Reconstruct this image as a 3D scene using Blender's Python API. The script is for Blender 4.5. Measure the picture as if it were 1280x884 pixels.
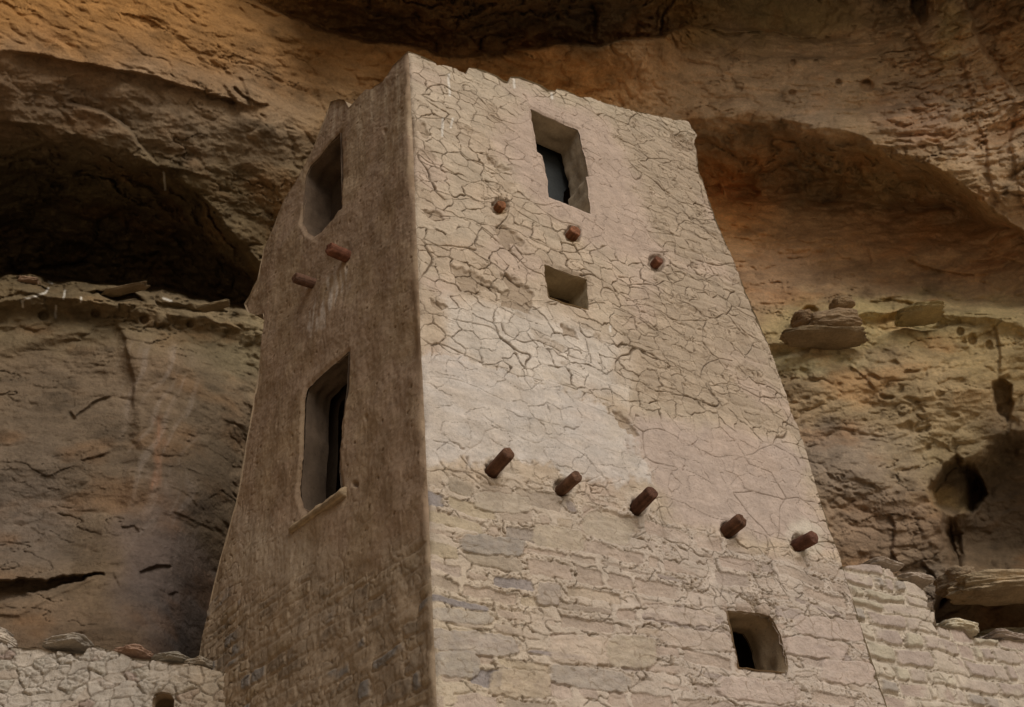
import bpy, math
import numpy as np
from mathutils import Vector
from mathutils.geometry import tessellate_polygon

for o in list(bpy.data.objects): bpy.data.objects.remove(o)
SC = bpy.context.scene
COL = SC.collection
f32 = np.float32

# ------------------------------------------------------------------ camera
W0, H0, FPX = 1280.0, 884.0, 1238.0
CX, CY = W0/2, H0/2
CAM = np.array([0.0, 0.0, 1.6])
up = np.array([500.0-CX, -(-1050.0-CY), -FPX]); up /= np.linalg.norm(up)
_f = np.array([0, 0, -1.0]); Yv = _f-up*_f.dot(up); Yv /= np.linalg.norm(Yv); Xv = np.cross(Yv, up)
RM = np.array([Xv, Yv, up])                        # camera -> world rotation
cd = bpy.data.cameras.new("camera"); cam = bpy.data.objects.new("camera", cd); COL.objects.link(cam)
cd.sensor_width = 36.0; cd.lens = 36.0*FPX/W0; cd.clip_start = 0.05; cd.clip_end = 6000
from mathutils import Matrix
m4 = Matrix([list(RM[0])+[CAM[0]], list(RM[1])+[CAM[1]], list(RM[2])+[CAM[2]], [0, 0, 0, 1]])
cam.matrix_world = m4
SC.camera = cam

# ------------------------------------------------------------------ light
SUN_HEAD, SUN_EL = 143.0, 36.0                     # compass heading (0 = +Y, clockwise), elevation
w = bpy.data.worlds.new("World"); SC.world = w; w.use_nodes = True
nt = w.node_tree; nt.nodes.clear()
sky = nt.nodes.new('ShaderNodeTexSky'); sky.sky_type = 'NISHITA'; sky.sun_disc = False
sky.sun_elevation = math.radians(SUN_EL); sky.sun_rotation = math.radians(SUN_HEAD)
sky.dust_density = 3.0; sky.ozone_density = 0.6; sky.air_density = 1.0
bg = nt.nodes.new('ShaderNodeBackground'); bg.inputs[1].default_value = 0.065
wo = nt.nodes.new('ShaderNodeOutputWorld')
nt.links.new(sky.outputs[0], bg.inputs[0]); nt.links.new(bg.outputs[0], wo.inputs[0])
sl = bpy.data.lights.new("sun", 'SUN'); sl.energy = 3.1; sl.angle = math.radians(45); sl.color = (1.0, 0.965, 0.92)
so = bpy.data.objects.new("sun", sl); COL.objects.link(so)
sh, se = math.radians(SUN_HEAD), math.radians(SUN_EL)
sdir = Vector((math.sin(sh)*math.cos(se), math.cos(sh)*math.cos(se), math.sin(se)))
so.rotation_euler = sdir.to_track_quat('Z', 'Y').to_euler(); so.location = sdir*30
vs = SC.view_settings; vs.view_transform = 'Standard'; vs.look = 'None'; vs.gamma = 1.0
vs.use_curve_mapping = False; vs.exposure = -0.47
SC.cycles.max_bounces = 6; SC.cycles.diffuse_bounces = 4

# ------------------------------------------------------------------ maths helpers
def rays(px, py):
    px = np.asarray(px, float); py = np.asarray(py, float)
    d = np.stack([px-CX, -(py-CY), -FPX*np.ones_like(px)], -1) @ RM.T
    return d/np.linalg.norm(d, axis=-1, keepdims=True)
def proj(P):
    q = (P-CAM) @ RM
    return CX+FPX*q[..., 0]/-q[..., 2], CY-FPX*q[..., 1]/-q[..., 2]
def unit(v): return v/np.linalg.norm(v)
class Plane:
    """vertical wall plane: origin o (z = 0), horizontal direction d, outward normal n"""
    def __init__(s, o, d, n, lean=(0, 0)):
        s.o, s.d = np.array(o, float), np.array(d, float); s.v = np.array([lean[0], lean[1], 1.0])
        c = np.cross(s.d, s.v); s.n = unit(c*np.sign(c @ np.array(n)))
    def uz(s, pts, off=0.0):
        r = rays([p[0] for p in pts], [p[1] for p in pts])
        t = ((s.o+s.n*off-CAM) @ s.n)/(r @ s.n)
        q = CAM+r*t[:, None]
        zz = (q[:, 2]-off*s.n[2])/1.0
        return np.stack([(q-s.o-s.n*off-zz[:, None]*s.v) @ s.d, zz], -1)
    def at(s, u, z, h=0.0):
        u = np.asarray(u, float); z = np.asarray(z, float); h = np.asarray(h, float)
        return s.o+u[..., None]*s.d+z[..., None]*s.v+h[..., None]*s.n

_rng = np.random.RandomState(7)
PERM = _rng.permutation(256).astype(np.int32); PERM = np.concatenate([PERM, PERM, PERM])
G3 = _rng.normal(size=(256, 3)); G3 = (G3/np.linalg.norm(G3, axis=1, keepdims=True)).astype(f32)
G2a = _rng.rand(256)*2*np.pi; G2 = np.stack([np.cos(G2a), np.sin(G2a)], -1).astype(f32)
RND = _rng.rand(256).astype(f32)
def _fade(t): return t*t*t*(t*(t*6-15)+10)
def n2(x, y, seed=0):
    x = np.asarray(x, f32); y = np.asarray(y, f32)
    xi = np.floor(x).astype(np.int32); yi = np.floor(y).astype(np.int32)
    fx = x-xi; fy = y-yi; u = _fade(fx); v = _fade(fy); s = (seed*37) & 255
    def g(i, j):
        h = PERM[(PERM[((xi+i) & 255)+s & 255]+((yi+j) & 255)) & 255]
        gg = G2[h]; return gg[..., 0]*(fx-i)+gg[..., 1]*(fy-j)
    a = g(0, 0); b = g(1, 0); c = g(0, 1); d = g(1, 1)
    return ((a+(b-a)*u)*(1-v)+(c+(d-c)*u)*v)*1.4
def f2(x, y, octv=4, seed=0, gain=0.5):
    r = 0; a = 1.0; k = 1.0
    for i in range(octv): r = r+a*n2(x*k+i*17.3, y*k-i*9.1, seed+i); a *= gain; k *= 2.03
    return r
def n3(x, y, z, seed=0):
    x = np.asarray(x, f32); y = np.asarray(y, f32); z = np.asarray(z, f32)
    xi = np.floor(x).astype(np.int32); yi = np.floor(y).astype(np.int32); zi = np.floor(z).astype(np.int32)
    fx = x-xi; fy = y-yi; fz = z-zi; u = _fade(fx); v = _fade(fy); w_ = _fade(fz); s = (seed*53) & 255
    def g(i, j, k):
        h = PERM[(PERM[(PERM[(xi+i+s) & 255]+yi+j) & 255]+zi+k) & 255]
        gg = G3[h]; return gg[..., 0]*(fx-i)+gg[..., 1]*(fy-j)+gg[..., 2]*(fz-k)
    def lay(k):
        a = g(0, 0, k); b = g(1, 0, k); c = g(0, 1, k); d = g(1, 1, k)
        return (a+(b-a)*u)*(1-v)+(c+(d-c)*u)*v
    l0 = lay(0); l1 = lay(1)
    return (l0+(l1-l0)*w_)*1.4
def f3(P, s, octv=4, seed=0, gain=0.5):
    r = 0; a = 1.0; k = 1.0
    for i in range(octv):
        r = r+a*n3(P[..., 0]/s[0]*k+i*7.7, P[..., 1]/s[1]*k+i*3.1, P[..., 2]/s[2]*k-i*5.3, seed+i); a *= gain; k *= 2.03
    return r
def ss(a, b, x):
    t = np.clip((x-a)/(b-a), 0, 1); return t*t*(3-2*t)
def hsh(a, b, seed=0):
    return RND[(PERM[(PERM[(a+seed*29) & 255]+b) & 255]) & 255]
def voro(x, y, seed=0):
    """cells: (distance to the nearest border, cell hash, border hash, offset from the cell centre)"""
    x = np.asarray(x, f32); y = np.asarray(y, f32)
    xi = np.floor(x).astype(np.int32); yi = np.floor(y).astype(np.int32)
    best = np.full(x.shape, 9e9, f32); bx = np.zeros_like(x); by = np.zeros_like(x); bi = np.zeros_like(xi); bj = np.zeros_like(xi)
    for i in (-1, 0, 1):
        for j in (-1, 0, 1):
            ci = xi+i; cj = yi+j
            qx = ci+0.08+0.84*hsh(ci, cj, seed)-x; qy = cj+0.08+0.84*hsh(ci, cj, seed+5)-y
            d = qx*qx+qy*qy; m = d < best
            best = np.where(m, d, best); bx = np.where(m, qx, bx); by = np.where(m, qy, by); bi = np.where(m, ci, bi); bj = np.where(m, cj, bj)
    e = np.full(x.shape, 9e9, f32); eh = np.zeros_like(x)
    hc = hsh(bi, bj, seed+9)
    for i in (-2, -1, 0, 1, 2):
        for j in (-2, -1, 0, 1, 2):
            if abs(i)+abs(j) > 3: continue
            ci = xi+i; cj = yi+j
            qx = ci+0.08+0.84*hsh(ci, cj, seed)-x; qy = cj+0.08+0.84*hsh(ci, cj, seed+5)-y
            dx = qx-bx; dy = qy-by; L = np.sqrt(dx*dx+dy*dy)
            ok = L > 1e-4; Ls = np.where(ok, L, 1)
            dd = np.where(ok, ((bx+qx)*0.5*dx+(by+qy)*0.5*dy)/Ls, 9e9)
            m = dd < e; e = np.where(m, dd, e)
            eh = np.where(m, (hc*7.13+hsh(ci, cj, seed+9)*7.13) % 1.0, eh)
    return e, hc, eh, bx, by
def sdf(px, py, poly):
    """signed distance, negative inside"""
    px = np.asarray(px, f32); py = np.asarray(py, f32)
    d = np.full(px.shape, 9e9, f32); ins = np.zeros(px.shape, bool); n = len(poly)
    for i in range(n):
        ax, ay = poly[i]; bx, by = poly[(i+1) % n]
        ex, ey = bx-ax, by-ay; L = ex*ex+ey*ey
        if L < 1e-12: continue
        t = np.clip(((px-ax)*ex+(py-ay)*ey)/L, 0, 1)
        dx = px-ax-t*ex; dy = py-ay-t*ey
        d = np.minimum(d, dx*dx+dy*dy)
        if ay != by:
            c = ((ay > py) != (by > py)) & (px < (bx-ax)*(py-ay)/(by-ay)+ax); ins ^= c
    d = np.sqrt(d); return np.where(ins, -d, d)
def soft(px, py, poly, s): return 1-ss(-s, s, sdf(px, py, poly))
def snap(u, z, poly):
    bu, bz, bd = u.copy(), z.copy(), np.full(u.shape, 9e9); n = len(poly)
    for i in range(n):
        ax, ay = poly[i]; cx, cy = poly[(i+1) % n]; ex, ey = cx-ax, cy-ay; L = ex*ex+ey*ey
        if L < 1e-12: continue
        t = np.clip(((u-ax)*ex+(z-ay)*ey)/L, 0, 1); qx = ax+t*ex; qy = ay+t*ey
        d = (u-qx)**2+(z-qy)**2; m = d < bd
        bu = np.where(m, qx, bu); bz = np.where(m, qy, bz); bd = np.where(m, d, bd)
    return bu, bz, np.sqrt(bd)
def polyline(A, B, pl, w, px, py, pad):
    """distance and side to a polyline for the points of a grid, only near it"""
    xs = [p[0] for p in pl]; ys = [p[1] for p in pl]
    m = (px > min(xs)-pad) & (px < max(xs)+pad) & (py > min(ys)-pad) & (py < max(ys)+pad)
    x = px[m]; y = py[m]; d = np.full(x.shape, 9e9); sd = np.ones(x.shape); tt = np.zeros(x.shape)
    for i in range(len(pl)-1):
        ax, ay = pl[i]; bx, by = pl[i+1]; ex, ey = bx-ax, by-ay; L = ex*ex+ey*ey
        t = np.clip(((x-ax)*ex+(y-ay)*ey)/L, 0, 1); dx = x-ax-t*ex; dy = y-ay-t*ey; q = dx*dx+dy*dy
        k = q < d; d = np.where(k, q, d); sd = np.where(k, np.sign(ex*(y-ay)-ey*(x-ax)), sd); tt = np.where(k, (i+t)/(len(pl)-1), tt)
    return m, np.sqrt(d), sd, tt

# ------------------------------------------------------------------ mesh helpers
def mesh(name, V, F, mat, col=None, smooth=True):
    V = np.ascontiguousarray(V, dtype=f32).reshape(-1, 3); F = np.ascontiguousarray(F, dtype=np.int32)
    k = F.shape[1]; me = bpy.data.meshes.new(name)
    me.vertices.add(len(V)); me.vertices.foreach_set('co', V.ravel())
    me.loops.add(F.size); me.loops.foreach_set('vertex_index', F.ravel())
    me.polygons.add(len(F)); me.polygons.foreach_set('loop_start', np.arange(0, F.size, k, dtype=np.int32))
    me.polygons.foreach_set('use_smooth', np.full(len(F), smooth))
    me.update(calc_edges=True)
    if col is not None:
        c = np.ones((len(V), 4), f32); c[:, :3] = np.clip(col.reshape(-1, 3), 0.004, 0.9)
        me.color_attributes.new('Col', 'FLOAT_COLOR', 'POINT').data.foreach_set('color', c.ravel())
    me.materials.append(mat)
    o = bpy.data.objects.new(name, me); COL.objects.link(o)
    return o
def child(o, parent, top=None):
    """parent keeping world-space mesh coordinates"""
    base = Vector((0, 0, 0)); p = parent
    while p is not None: base += p.location; p = p.parent
    o.parent = parent; o.location = Vector(o.location)-base
    return o
def empty(name, loc, label, cat, group=None):
    o = bpy.data.objects.new(name, None); COL.objects.link(o); o.location = loc; o.empty_display_size = 0.2
    tag(o, label, cat, group); return o
def tag(o, label=None, cat=None, group=None, kind=None):
    if label: o['label'] = label
    if cat: o['category'] = cat
    if group: o['group'] = group
    if kind: o['kind'] = kind
    return o

def material(name, base=None, rough=0.95, bumps=((40, 0.006), (160, 0.003)), var=0.18, vscale=6.0, stretch=(1, 1, 1), speck=0.0):
    m = bpy.data.materials.new(name); m.use_nodes = True; t = m.node_tree; N = t.nodes; L = t.links
    b = N['Principled BSDF']; b.inputs['Roughness'].default_value = rough
    b.inputs['Specular IOR Level'].default_value = 0.15
    tc = N.new('ShaderNodeTexCoord'); mp = N.new('ShaderNodeMapping'); mp.inputs['Scale'].default_value = stretch
    L.new(tc.outputs['Object'], mp.inputs[0]); co = mp.outputs[0]
    if base is None:
        at = N.new('ShaderNodeAttribute'); at.attribute_name = 'Col'; c = at.outputs['Color']
    else:
        at = N.new('ShaderNodeRGB'); at.outputs[0].default_value = (*base, 1); c = at.outputs[0]
    for sc_, amt in ((vscale, var), (vscale*9, var*0.8)):
        n = N.new('ShaderNodeTexNoise'); n.inputs['Scale'].default_value = sc_; n.inputs['Detail'].default_value = 5
        n.inputs['Roughness'].default_value = 0.65; L.new(co, n.inputs['Vector'])
        mr = N.new('ShaderNodeMapRange'); mr.inputs[1].default_value = 0.3; mr.inputs[2].default_value = 0.7
        mr.inputs[3].default_value = 1-amt; mr.inputs[4].default_value = 1+amt; L.new(n.outputs['Fac'], mr.inputs[0])
        mx = N.new('ShaderNodeVectorMath'); mx.operation = 'MULTIPLY'; L.new(c, mx.inputs[0]); L.new(mr.outputs[0], mx.inputs[1]); c = mx.outputs[0]
    if speck > 0:
        n = N.new('ShaderNodeTexNoise'); n.inputs['Scale'].default_value = 55; n.inputs['Detail'].default_value = 3; L.new(co, n.inputs['Vector'])
        mr = N.new('ShaderNodeMapRange'); mr.inputs[1].default_value = 0.62; mr.inputs[2].default_value = 0.72
        mr.inputs[3].default_value = 1; mr.inputs[4].default_value = 1-speck; L.new(n.outputs['Fac'], mr.inputs[0])
        mx = N.new('ShaderNodeVectorMath'); mx.operation = 'MULTIPLY'; L.new(c, mx.inputs[0]); L.new(mr.outputs[0], mx.inputs[1]); c = mx.outputs[0]
    L.new(c, b.inputs['Base Color'])
    prev = None
    for sc_, dist in bumps:
        n = N.new('ShaderNodeTexNoise'); n.inputs['Scale'].default_value = sc_; n.inputs['Detail'].default_value = 6
        n.inputs['Roughness'].default_value = 0.6; L.new(co, n.inputs['Vector'])
        bp = N.new('ShaderNodeBump'); bp.inputs['Strength'].default_value = 1.0; bp.inputs['Distance'].default_value = dist
        L.new(n.outputs['Fac'], bp.inputs['Height'])
        if prev: L.new(prev, bp.inputs['Normal'])
        prev = bp.outputs[0]
    if prev: L.new(prev, b.inputs['Normal'])
    return m
M_PLAS = material('mud_plaster', bumps=((35, 0.008), (140, 0.003)), var=0.10, speck=0.25)
M_SIDE = material('brown_mud_plaster', bumps=((22, 0.006), (120, 0.0025)), var=0.13, vscale=5, stretch=(1, 1, .8), speck=0.3)
M_ROCK = material('sandstone', bumps=((9, 0.020), (34, 0.013), (130, 0.005)), var=0.20, vscale=3.0, speck=0.2)
M_LOOSE = material('weathered_sandstone', bumps=((12, 0.02), (60, 0.01)), var=0.18, vscale=4.0, speck=0.2)
M_WOOD = material('dark_weathered_wood', bumps=((60, 0.004), (220, 0.002)), var=0.35, vscale=14.0)
M_SLATE = material('grey_slab', base=(0.045, 0.048, 0.047), bumps=((20, 0.006),), var=0.12, vscale=5.0)
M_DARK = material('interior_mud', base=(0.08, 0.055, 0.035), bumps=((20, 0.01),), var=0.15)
M_GROUND = material('canyon_ground', base=(0.48, 0.39, 0.28), bumps=((2, 0.1), (10, 0.03)), var=0.2, vscale=0.4)

# ------------------------------------------------------------------ setting: ground
g = 3000.0
gx = np.array([-g, -60, -15, 15, 60, g]); X, Y = np.meshgrid(gx, gx)
V = np.stack([X, Y, np.zeros_like(X)], -1)
def gridfaces(nu, nv, mask=None):
    i = np.arange(nu*nv).reshape(nv, nu)
    F = np.stack([i[:-1, :-1], i[:-1, 1:], i[1:, 1:], i[1:, :-1]], -1)
    return F.reshape(-1, 4) if mask is None else F[mask]
tag(mesh('ground', V, gridfaces(6, 6), M_GROUND), 'pale sandy ground of the canyon in front of the cliff', 'ground', kind='structure')

# ------------------------------------------------------------------ setting: cliff alcove
# strata lines: (x, y) sight line of each lip or crease, with its horizontal distance from the camera in metres
KX = np.array([-900, -400, 0, 80, 160, 230, 300, 330, 430, 510, 600, 700, 780, 860, 930, 990, 1050, 1100, 1180, 1270, 1320, 1700, 2200], float)
def row(pts):
    p = np.array(pts, float); return p
LINE = [(-900, -300, 5.5), (-400, -200, 6.2), (0, -110, 6.2), (200, -40, 6.6), (300, 0, 6.9), (360, 22, 7.1), (430, 45, 7.3), (510, 62, 7.5), (560, 70, 7.6), (620, 68, 7.75), (700, 60, 7.9), (780, 52, 8.0), (820, 50, 8.1),
        (855, 36, 8.45), (900, 40, 8.7), (960, 44, 8.9), (1010, 48, 9.0), (1060, 44, 9.0), (1150, 30, 8.9), (1280, 0, 8.6), (1700, -100, 7), (2200, -200, 6)]
lp = np.array(LINE)
def shift(rows, dy, dh):
    r = np.array(rows, float); r[:, 1] += dy; r[:, 2] += dh(r[:, 0]) if callable(dh) else dh; return r
strip = lambda x: 0.55*ss(260, 420, x)*(1-ss(820, 900, x))+0.16*ss(860, 900, x)*(1-ss(1010, 1070, x))
ROWS = [
    row([(-900, -520, 4.0), (640, -480, 4.2), (1280, -480, 6), (2200, -520, 9)]),
    row([(-900, -420, 4.6), (0, -330, 4.9), (640, -250, 5.1), (1280, -250, 6.6), (2200, -400, 9.5)]),
    shift(LINE, -95, lambda x: -0.35-0.75*ss(260, 420, x)*(1-ss(820, 980, x))),
    shift(LINE, -5, strip),
    shift(LINE, 0, 0.0),
    row([(-900, 10, 6.0), (-400, 30, 6.3), (0, 55, 6.45), (200, 95, 6.75), (330, 130, 7.15), (510, 180, 8.1), (700, 130, 8.4), (860, 92, 8.65), (1050, 105, 8.72), (1150, 120, 8.6), (1250, 130, 8.4), (1700, 160, 7.3), (2200, 200, 6)]),
    row([(-900, 90, 6.5), (-400, 125, 6.8), (0, 150, 7.0), (60, 158, 7.05), (110, 172, 7.15), (160, 190, 7.2), (230, 222, 7.4), (290, 285, 7.8), (330, 335, 8.3), (500, 300, 9), (700, 220, 9.1), (860, 147, 8.8), (940, 148, 8.6), (985, 145, 8.55), (1000, 152, 8.5), (1060, 163, 8.5), (1100, 180, 8.45), (1150, 197, 8.4), (1180, 215, 8.4), (1230, 245, 8.4), (1270, 285, 8.5), (1320, 320, 8.5), (1700, 420, 7.8), (2200, 500, 7)]),
    row([(-900, 375, 9), (-400, 362, 9.8), (0, 346, 10.1), (50, 344, 10.2), (160, 352, 10.1), (230, 362, 10.0), (300, 378, 9.7), (330, 390, 9.6), (500, 400, 10), (700, 330, 10.4), (860, 222, 10.1), (930, 238, 10.1), (1050, 248, 10.0), (1180, 262, 9.8), (1270, 291, 9.2), (1320, 327, 8.8), (1700, 428, 8.0), (2200, 520, 7)]),
    row([(-900, 382, 7), (-400, 368, 7.6), (0, 352, 7.9), (30, 347, 7.9), (60, 358, 8.0), (110, 354, 8.0), (150, 357, 8.05), (190, 369, 8.1), (230, 376, 8.15), (280, 384, 8.25), (330, 398, 8.4), (500, 420, 9), (700, 400, 9.3), (860, 350, 9.6), (960, 365, 9.5), (1050, 362, 9.4), (1180, 366, 9.2), (1280, 382, 9.0), (1700, 470, 8.3), (2200, 560, 7)]),
    row([(-900, 410, 7), (-400, 396, 7.6), (0, 374, 7.82), (60, 372, 7.85), (150, 380, 7.9), (230, 395, 8.02), (330, 415, 8.35), (500, 450, 8.9), (860, 420, 9.2), (960, 430, 9.1), (1030, 424, 9.0), (1080, 392, 8.95), (1120, 388, 8.9), (1180, 392, 8.85), (1230, 398, 8.75), (1280, 410, 8.65), (1700, 500, 8), (2200, 590, 7)]),
    row([(-900, 425, 7), (-400, 411, 7.65), (0, 392, 7.95), (60, 392, 7.98), (150, 398, 8.05), (230, 413, 8.15), (330, 433, 8.45), (500, 470, 9.05), (860, 440, 9.35), (960, 444, 9.25), (1030, 438, 9.1), (1080, 402, 9.1), (1120, 398, 9.05), (1180, 402, 9.0), (1230, 408, 8.85), (1280, 420, 8.75), (1700, 515, 8.1), (2200, 600, 7)]),
    row([(-900, 600, 6.8), (-400, 600, 7.5), (0, 600, 7.75), (150, 600, 7.8), (230, 600, 7.95), (290, 600, 8.5), (330, 600, 9.2), (500, 600, 9.3), (860, 600, 9.2), (1050, 560, 8.95), (1180, 540, 8.8), (1280, 560, 8.7), (1700, 650, 8), (2200, 680, 7)]),
    row([(-900, 900, 6.5), (-400, 900, 6.9), (0, 900, 7.3), (150, 900, 7.5), (210, 900, 7.8), (260, 900, 9.0), (330, 900, 9.4), (860, 900, 9.2), (1150, 900, 8.8), (1280, 900, 8.6), (1700, 950, 8), (2200, 960, 7)]),
    row([(-900, 1300, 6.5), (640, 1300, 8.5), (2200, 1200, 7)]),
    row([(-900, 2000, 6.5), (640, 1900, 8.5), (2200, 1700, 7)]),
]
def turn(px): return 1+0.34*np.clip((px-760)/560, 0, 2.4)+0.24*np.clip((560-px)/640, 0, 2.4)   # the cliff runs across the view, it does not curl round it
def cliff_surface():
    ax = np.concatenate([np.arange(-900, -80, 16), np.arange(-80, 1344, 1.3), np.arange(1344, 1560, 4), np.arange(1560, 2200, 12)])
    ay = np.concatenate([np.arange(-440, -60, 14), np.arange(-60, 900, 1.3), np.arange(900, 1700, 20)])
    PX, PY = np.meshgrid(ax, ay)
    # sight lines wander a little so that no lip is a smooth curve
    wx = 7*f2(PX/45, PY/45, 4, 3); wy = 6*f2(PX/60+9, PY/30, 5, 4, 0.55)
    RY = np.stack([np.interp(ax, r[:, 0], r[:, 1]) for r in ROWS]); RH = np.stack([np.interp(ax, r[:, 0], r[:, 2]) for r in ROWS])
    def blur(A, n):
        k = np.hanning(n+2)[1:-1]; k /= k.sum(); return np.stack([np.convolve(np.pad(r, n//2, mode='edge'), k, 'valid') for r in A])
    ux = np.arange(-900, 2204, 2.0)
    RY = blur(np.stack([np.interp(ux, r[:, 0], r[:, 1]) for r in ROWS]), 15); RH = blur(np.stack([np.interp(ux, r[:, 0], r[:, 2]) for r in ROWS]), 41)
    RY = np.stack([np.interp(ax, ux, r) for r in RY]); RH = np.stack([np.interp(ax, ux, r) for r in RH])
    for k in range(1, len(RY)): RY[k] = np.maximum(RY[k], RY[k-1]+2)
    H = np.empty_like(PX)
    qy = PY+wy
    H[:] = RH[0]
    for k in range(len(RY)-1):
        t = np.clip((qy-RY[k])/(RY[k+1]-RY[k]), 0, 1)
        sm = t*t*(3-2*t); t = t*0.8+sm*0.2
        H = np.where(qy >= RY[k], RH[k]+(RH[k+1]-RH[k])*t, H)
    H = H*turn(PX)
    D = rays(PX, PY); hor = np.hypot(D[..., 0], D[..., 1])
    T = H/hor
    P = (CAM+D*T[..., None]).astype(f32)
    QX, QY = PX+wx, PY+wy
    off = np.zeros_like(PX)                          # metres away from the camera
    def region(poly, s, amt):
        return soft(QX, QY, poly, s)*amt
    # regional roughness
    rough = 0.5+0.8*soft(QX, QY, [(1090, -40), (1600, -40), (1600, 420), (1290, 290), (1130, 190), (1100, 90)], 25) \
        + 0.9*soft(QX, QY, [(-60, 190), (150, 210), (290, 260), (320, 370), (-60, 360)], 30) \
        + 0.05*soft(QX, QY, [(960, 395), (1600, 385), (1600, 900), (1100, 900)], 30) \
        + 0.5*soft(QX, QY, [(900, 160), (1120, 190), (1240, 270), (900, 260)], 20) \
        + 0.8*soft(QX, QY, [(300, -60), (900, -60), (850, 40), (560, 70)], 12)
    rough = rough*(1-0.45*soft(QX, QY, [(-80, -60), (330, -60), (520, 60), (330, 230), (150, 180), (-80, 150)], 30))
    rough = rough*(1-0.55*soft(QX, QY, [(-60, 420), (300, 430), (270, 830), (-60, 830)], 20))
    off -= 0.26*f3(P, (2.1, 2.1, 1.5), 2, 11)*(0.6+0.4*rough)
    bed = f3(P, (1.6, 1.6, 0.42), 5, 21, 0.52)
    off -= 0.070*bed*rough
    rid = 1-np.abs(f3(P, (0.75, 0.75, 0.5), 4, 31, 0.5))*2.2
    off += 0.09*np.clip(rid, 0, 1)**3*rough
    # flaking steps: quantised noise gives thin shelves with crisp edges
    q = f3(P, (1.1, 1.1, 0.5), 4, 41, 0.55)*5.0
    qs = np.floor(q)+ss(0.40, 0.60, q-np.floor(q)); off -= 0.020*qs*rough
    q2 = f3(P, (0.38, 0.38, 0.16), 3, 45, 0.55)*4.0
    q2s = np.floor(q2)+ss(0.38, 0.62, q2-np.floor(q2)); off -= 0.007*q2s*rough
    off -= 0.013*f3(P, (0.16, 0.16, 0.12), 4, 51, 0.6)*(0.35+rough)
    off -= 0.10*f3(P, (0.9, 0.9, 0.9), 2, 55)*soft(QX, QY, [(960, 430), (1600, 430), (1600, 720), (1050, 720)], 40)
    # fractures: thin wandering breaks
    for sc_, dp, wv, sd in ((0.9, .045, .016, 311), (0.42, .022, .022, 317)):
        fr = np.abs(f3(P, (sc_, sc_, sc_*.45), 4, sd, 0.5)); mk = ss(0.0, 0.35, f3(P, (1.3, 1.3, .8), 2, sd+3))
        off += dp*np.exp(-(fr/wv)**2)*mk*(0.45+0.6*rough)
        off -= 0.35*dp*np.tanh(f3(P, (sc_, sc_, sc_*.45), 4, sd, 0.5)*14)*mk*(0.45+0.6*rough)
    # pockets eaten into the rock
    e, hc, eh, bx, by = voro(P[..., 0]/0.22+0.5*n2(PX/20, PY/20, 8), P[..., 2]/0.17+0.5*n2(PX/20, PY/20, 9)+P[..., 1]/0.3, 6)
    pk = ss(0.42, 0.12, np.hypot(bx, by))*(hc > 0.72)
    pockm = soft(QX, QY, [(1100, 0), (1500, 60), (1500, 380), (1130, 200)], 30)+soft(QX, QY, [(1050, 395), (1320, 400), (1320, 560), (1200, 600), (1000, 470)], 30)+0.6*soft(QX, QY, [(-60, 360), (320, 385), (320, 420), (-60, 400)], 10)
    off += 0.05*pk*pockm
    # caves, holes and open cracks: (polygon, softness px, depth m)
    CAVES = [
        ([(1163, 612), (1180, 585), (1196, 572), (1212, 582), (1226, 600), (1232, 618), (1215, 640), (1190, 640), (1172, 630)], 6, 0.8),
        ([(1215, 590), (1250, 560), (1420, 560), (1440, 700), (1230, 712), (1200, 700), (1188, 670), (1208, 640)], 22, 0.9),
        ([(1176, 632), (1196, 640), (1204, 690), (1196, 712), (1188, 690)], 5, 0.3),
        ([(1165, 768), (1178, 740), (1215, 735), (1430, 745), (1430, 830), (1165, 830)], 5, 1.3),
        ([(1240, 478), (1250, 472), (1262, 482), (1266, 505), (1258, 528), (1248, 515), (1240, 500)], 3, 0.32),
        ([(-60, 733), (60, 724), (130, 717), (95, 726), (40, 741), (0, 754), (-60, 768)], 3, 0.3),
        ([(120, 362), (170, 366), (178, 376), (140, 374)], 2, 0.30),
        ([(1140, 2), (1158, -10), (1162, 20), (1150, 30), (1140, 18)], 3, 0.35),
        ([(905, 236), (940, 232), (950, 240), (938, 250), (912, 248)], 3, 0.18),
        ([(880, 235), (900, 232), (902, 242), (884, 244)], 2, 0.12),
        ([(1070, 466-0), (1072, 466), (1071, 467)], 1, 0.0),
        ([(1205, -60), (1208, 10), (1228, 60), (1250, 92), (1275, 118), (1400, 160), (1400, -60)], 3, 0.55),
        ([(112, 420), (150, 415), (166, 470), (170, 560), (150, 640), (90, 700), (-80, 690), (-80, 470), (60, 430)], 11, 0.09),
    ]
    ex_ = 4*f2(PX/22, PY/22, 3, 301, .5); ey_ = 4*f2(PX/22+30, PY/22, 3, 302, .5)
    for poly, s, amt in CAVES: off += soft(PX+wx*0.6+ex_*min(1, amt*3), PY+wy*0.6+ey_*min(1, amt*3), poly, s)*amt
    for cx, cy, rx, ry, dp in [(1083, 107, 9, 8, .22), (1048, 103, 4.5, 4.5, .1), (990, 116, 5, 4.5, .06), (991, 78, 4, 4, .08), (1020, 77, 4, 2.5, .04), (1160, 392, 16, 5, .1), (1215, 425, 6, 8, .08), (1236, 432, 5, 7, .08), (1200, 415, 5, 6, .07), (1012, 392, 12, 10, .15), (55, 395, 7, 6, .08), (120, 392, 6, 5, .07), (180, 400, 6, 6, .06), (238, 405, 5, 5, .06)]:
        r = np.hypot((PX-cx)/rx, (PY-cy)/ry); off += dp*ss(1.15, 0.6, r)
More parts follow.
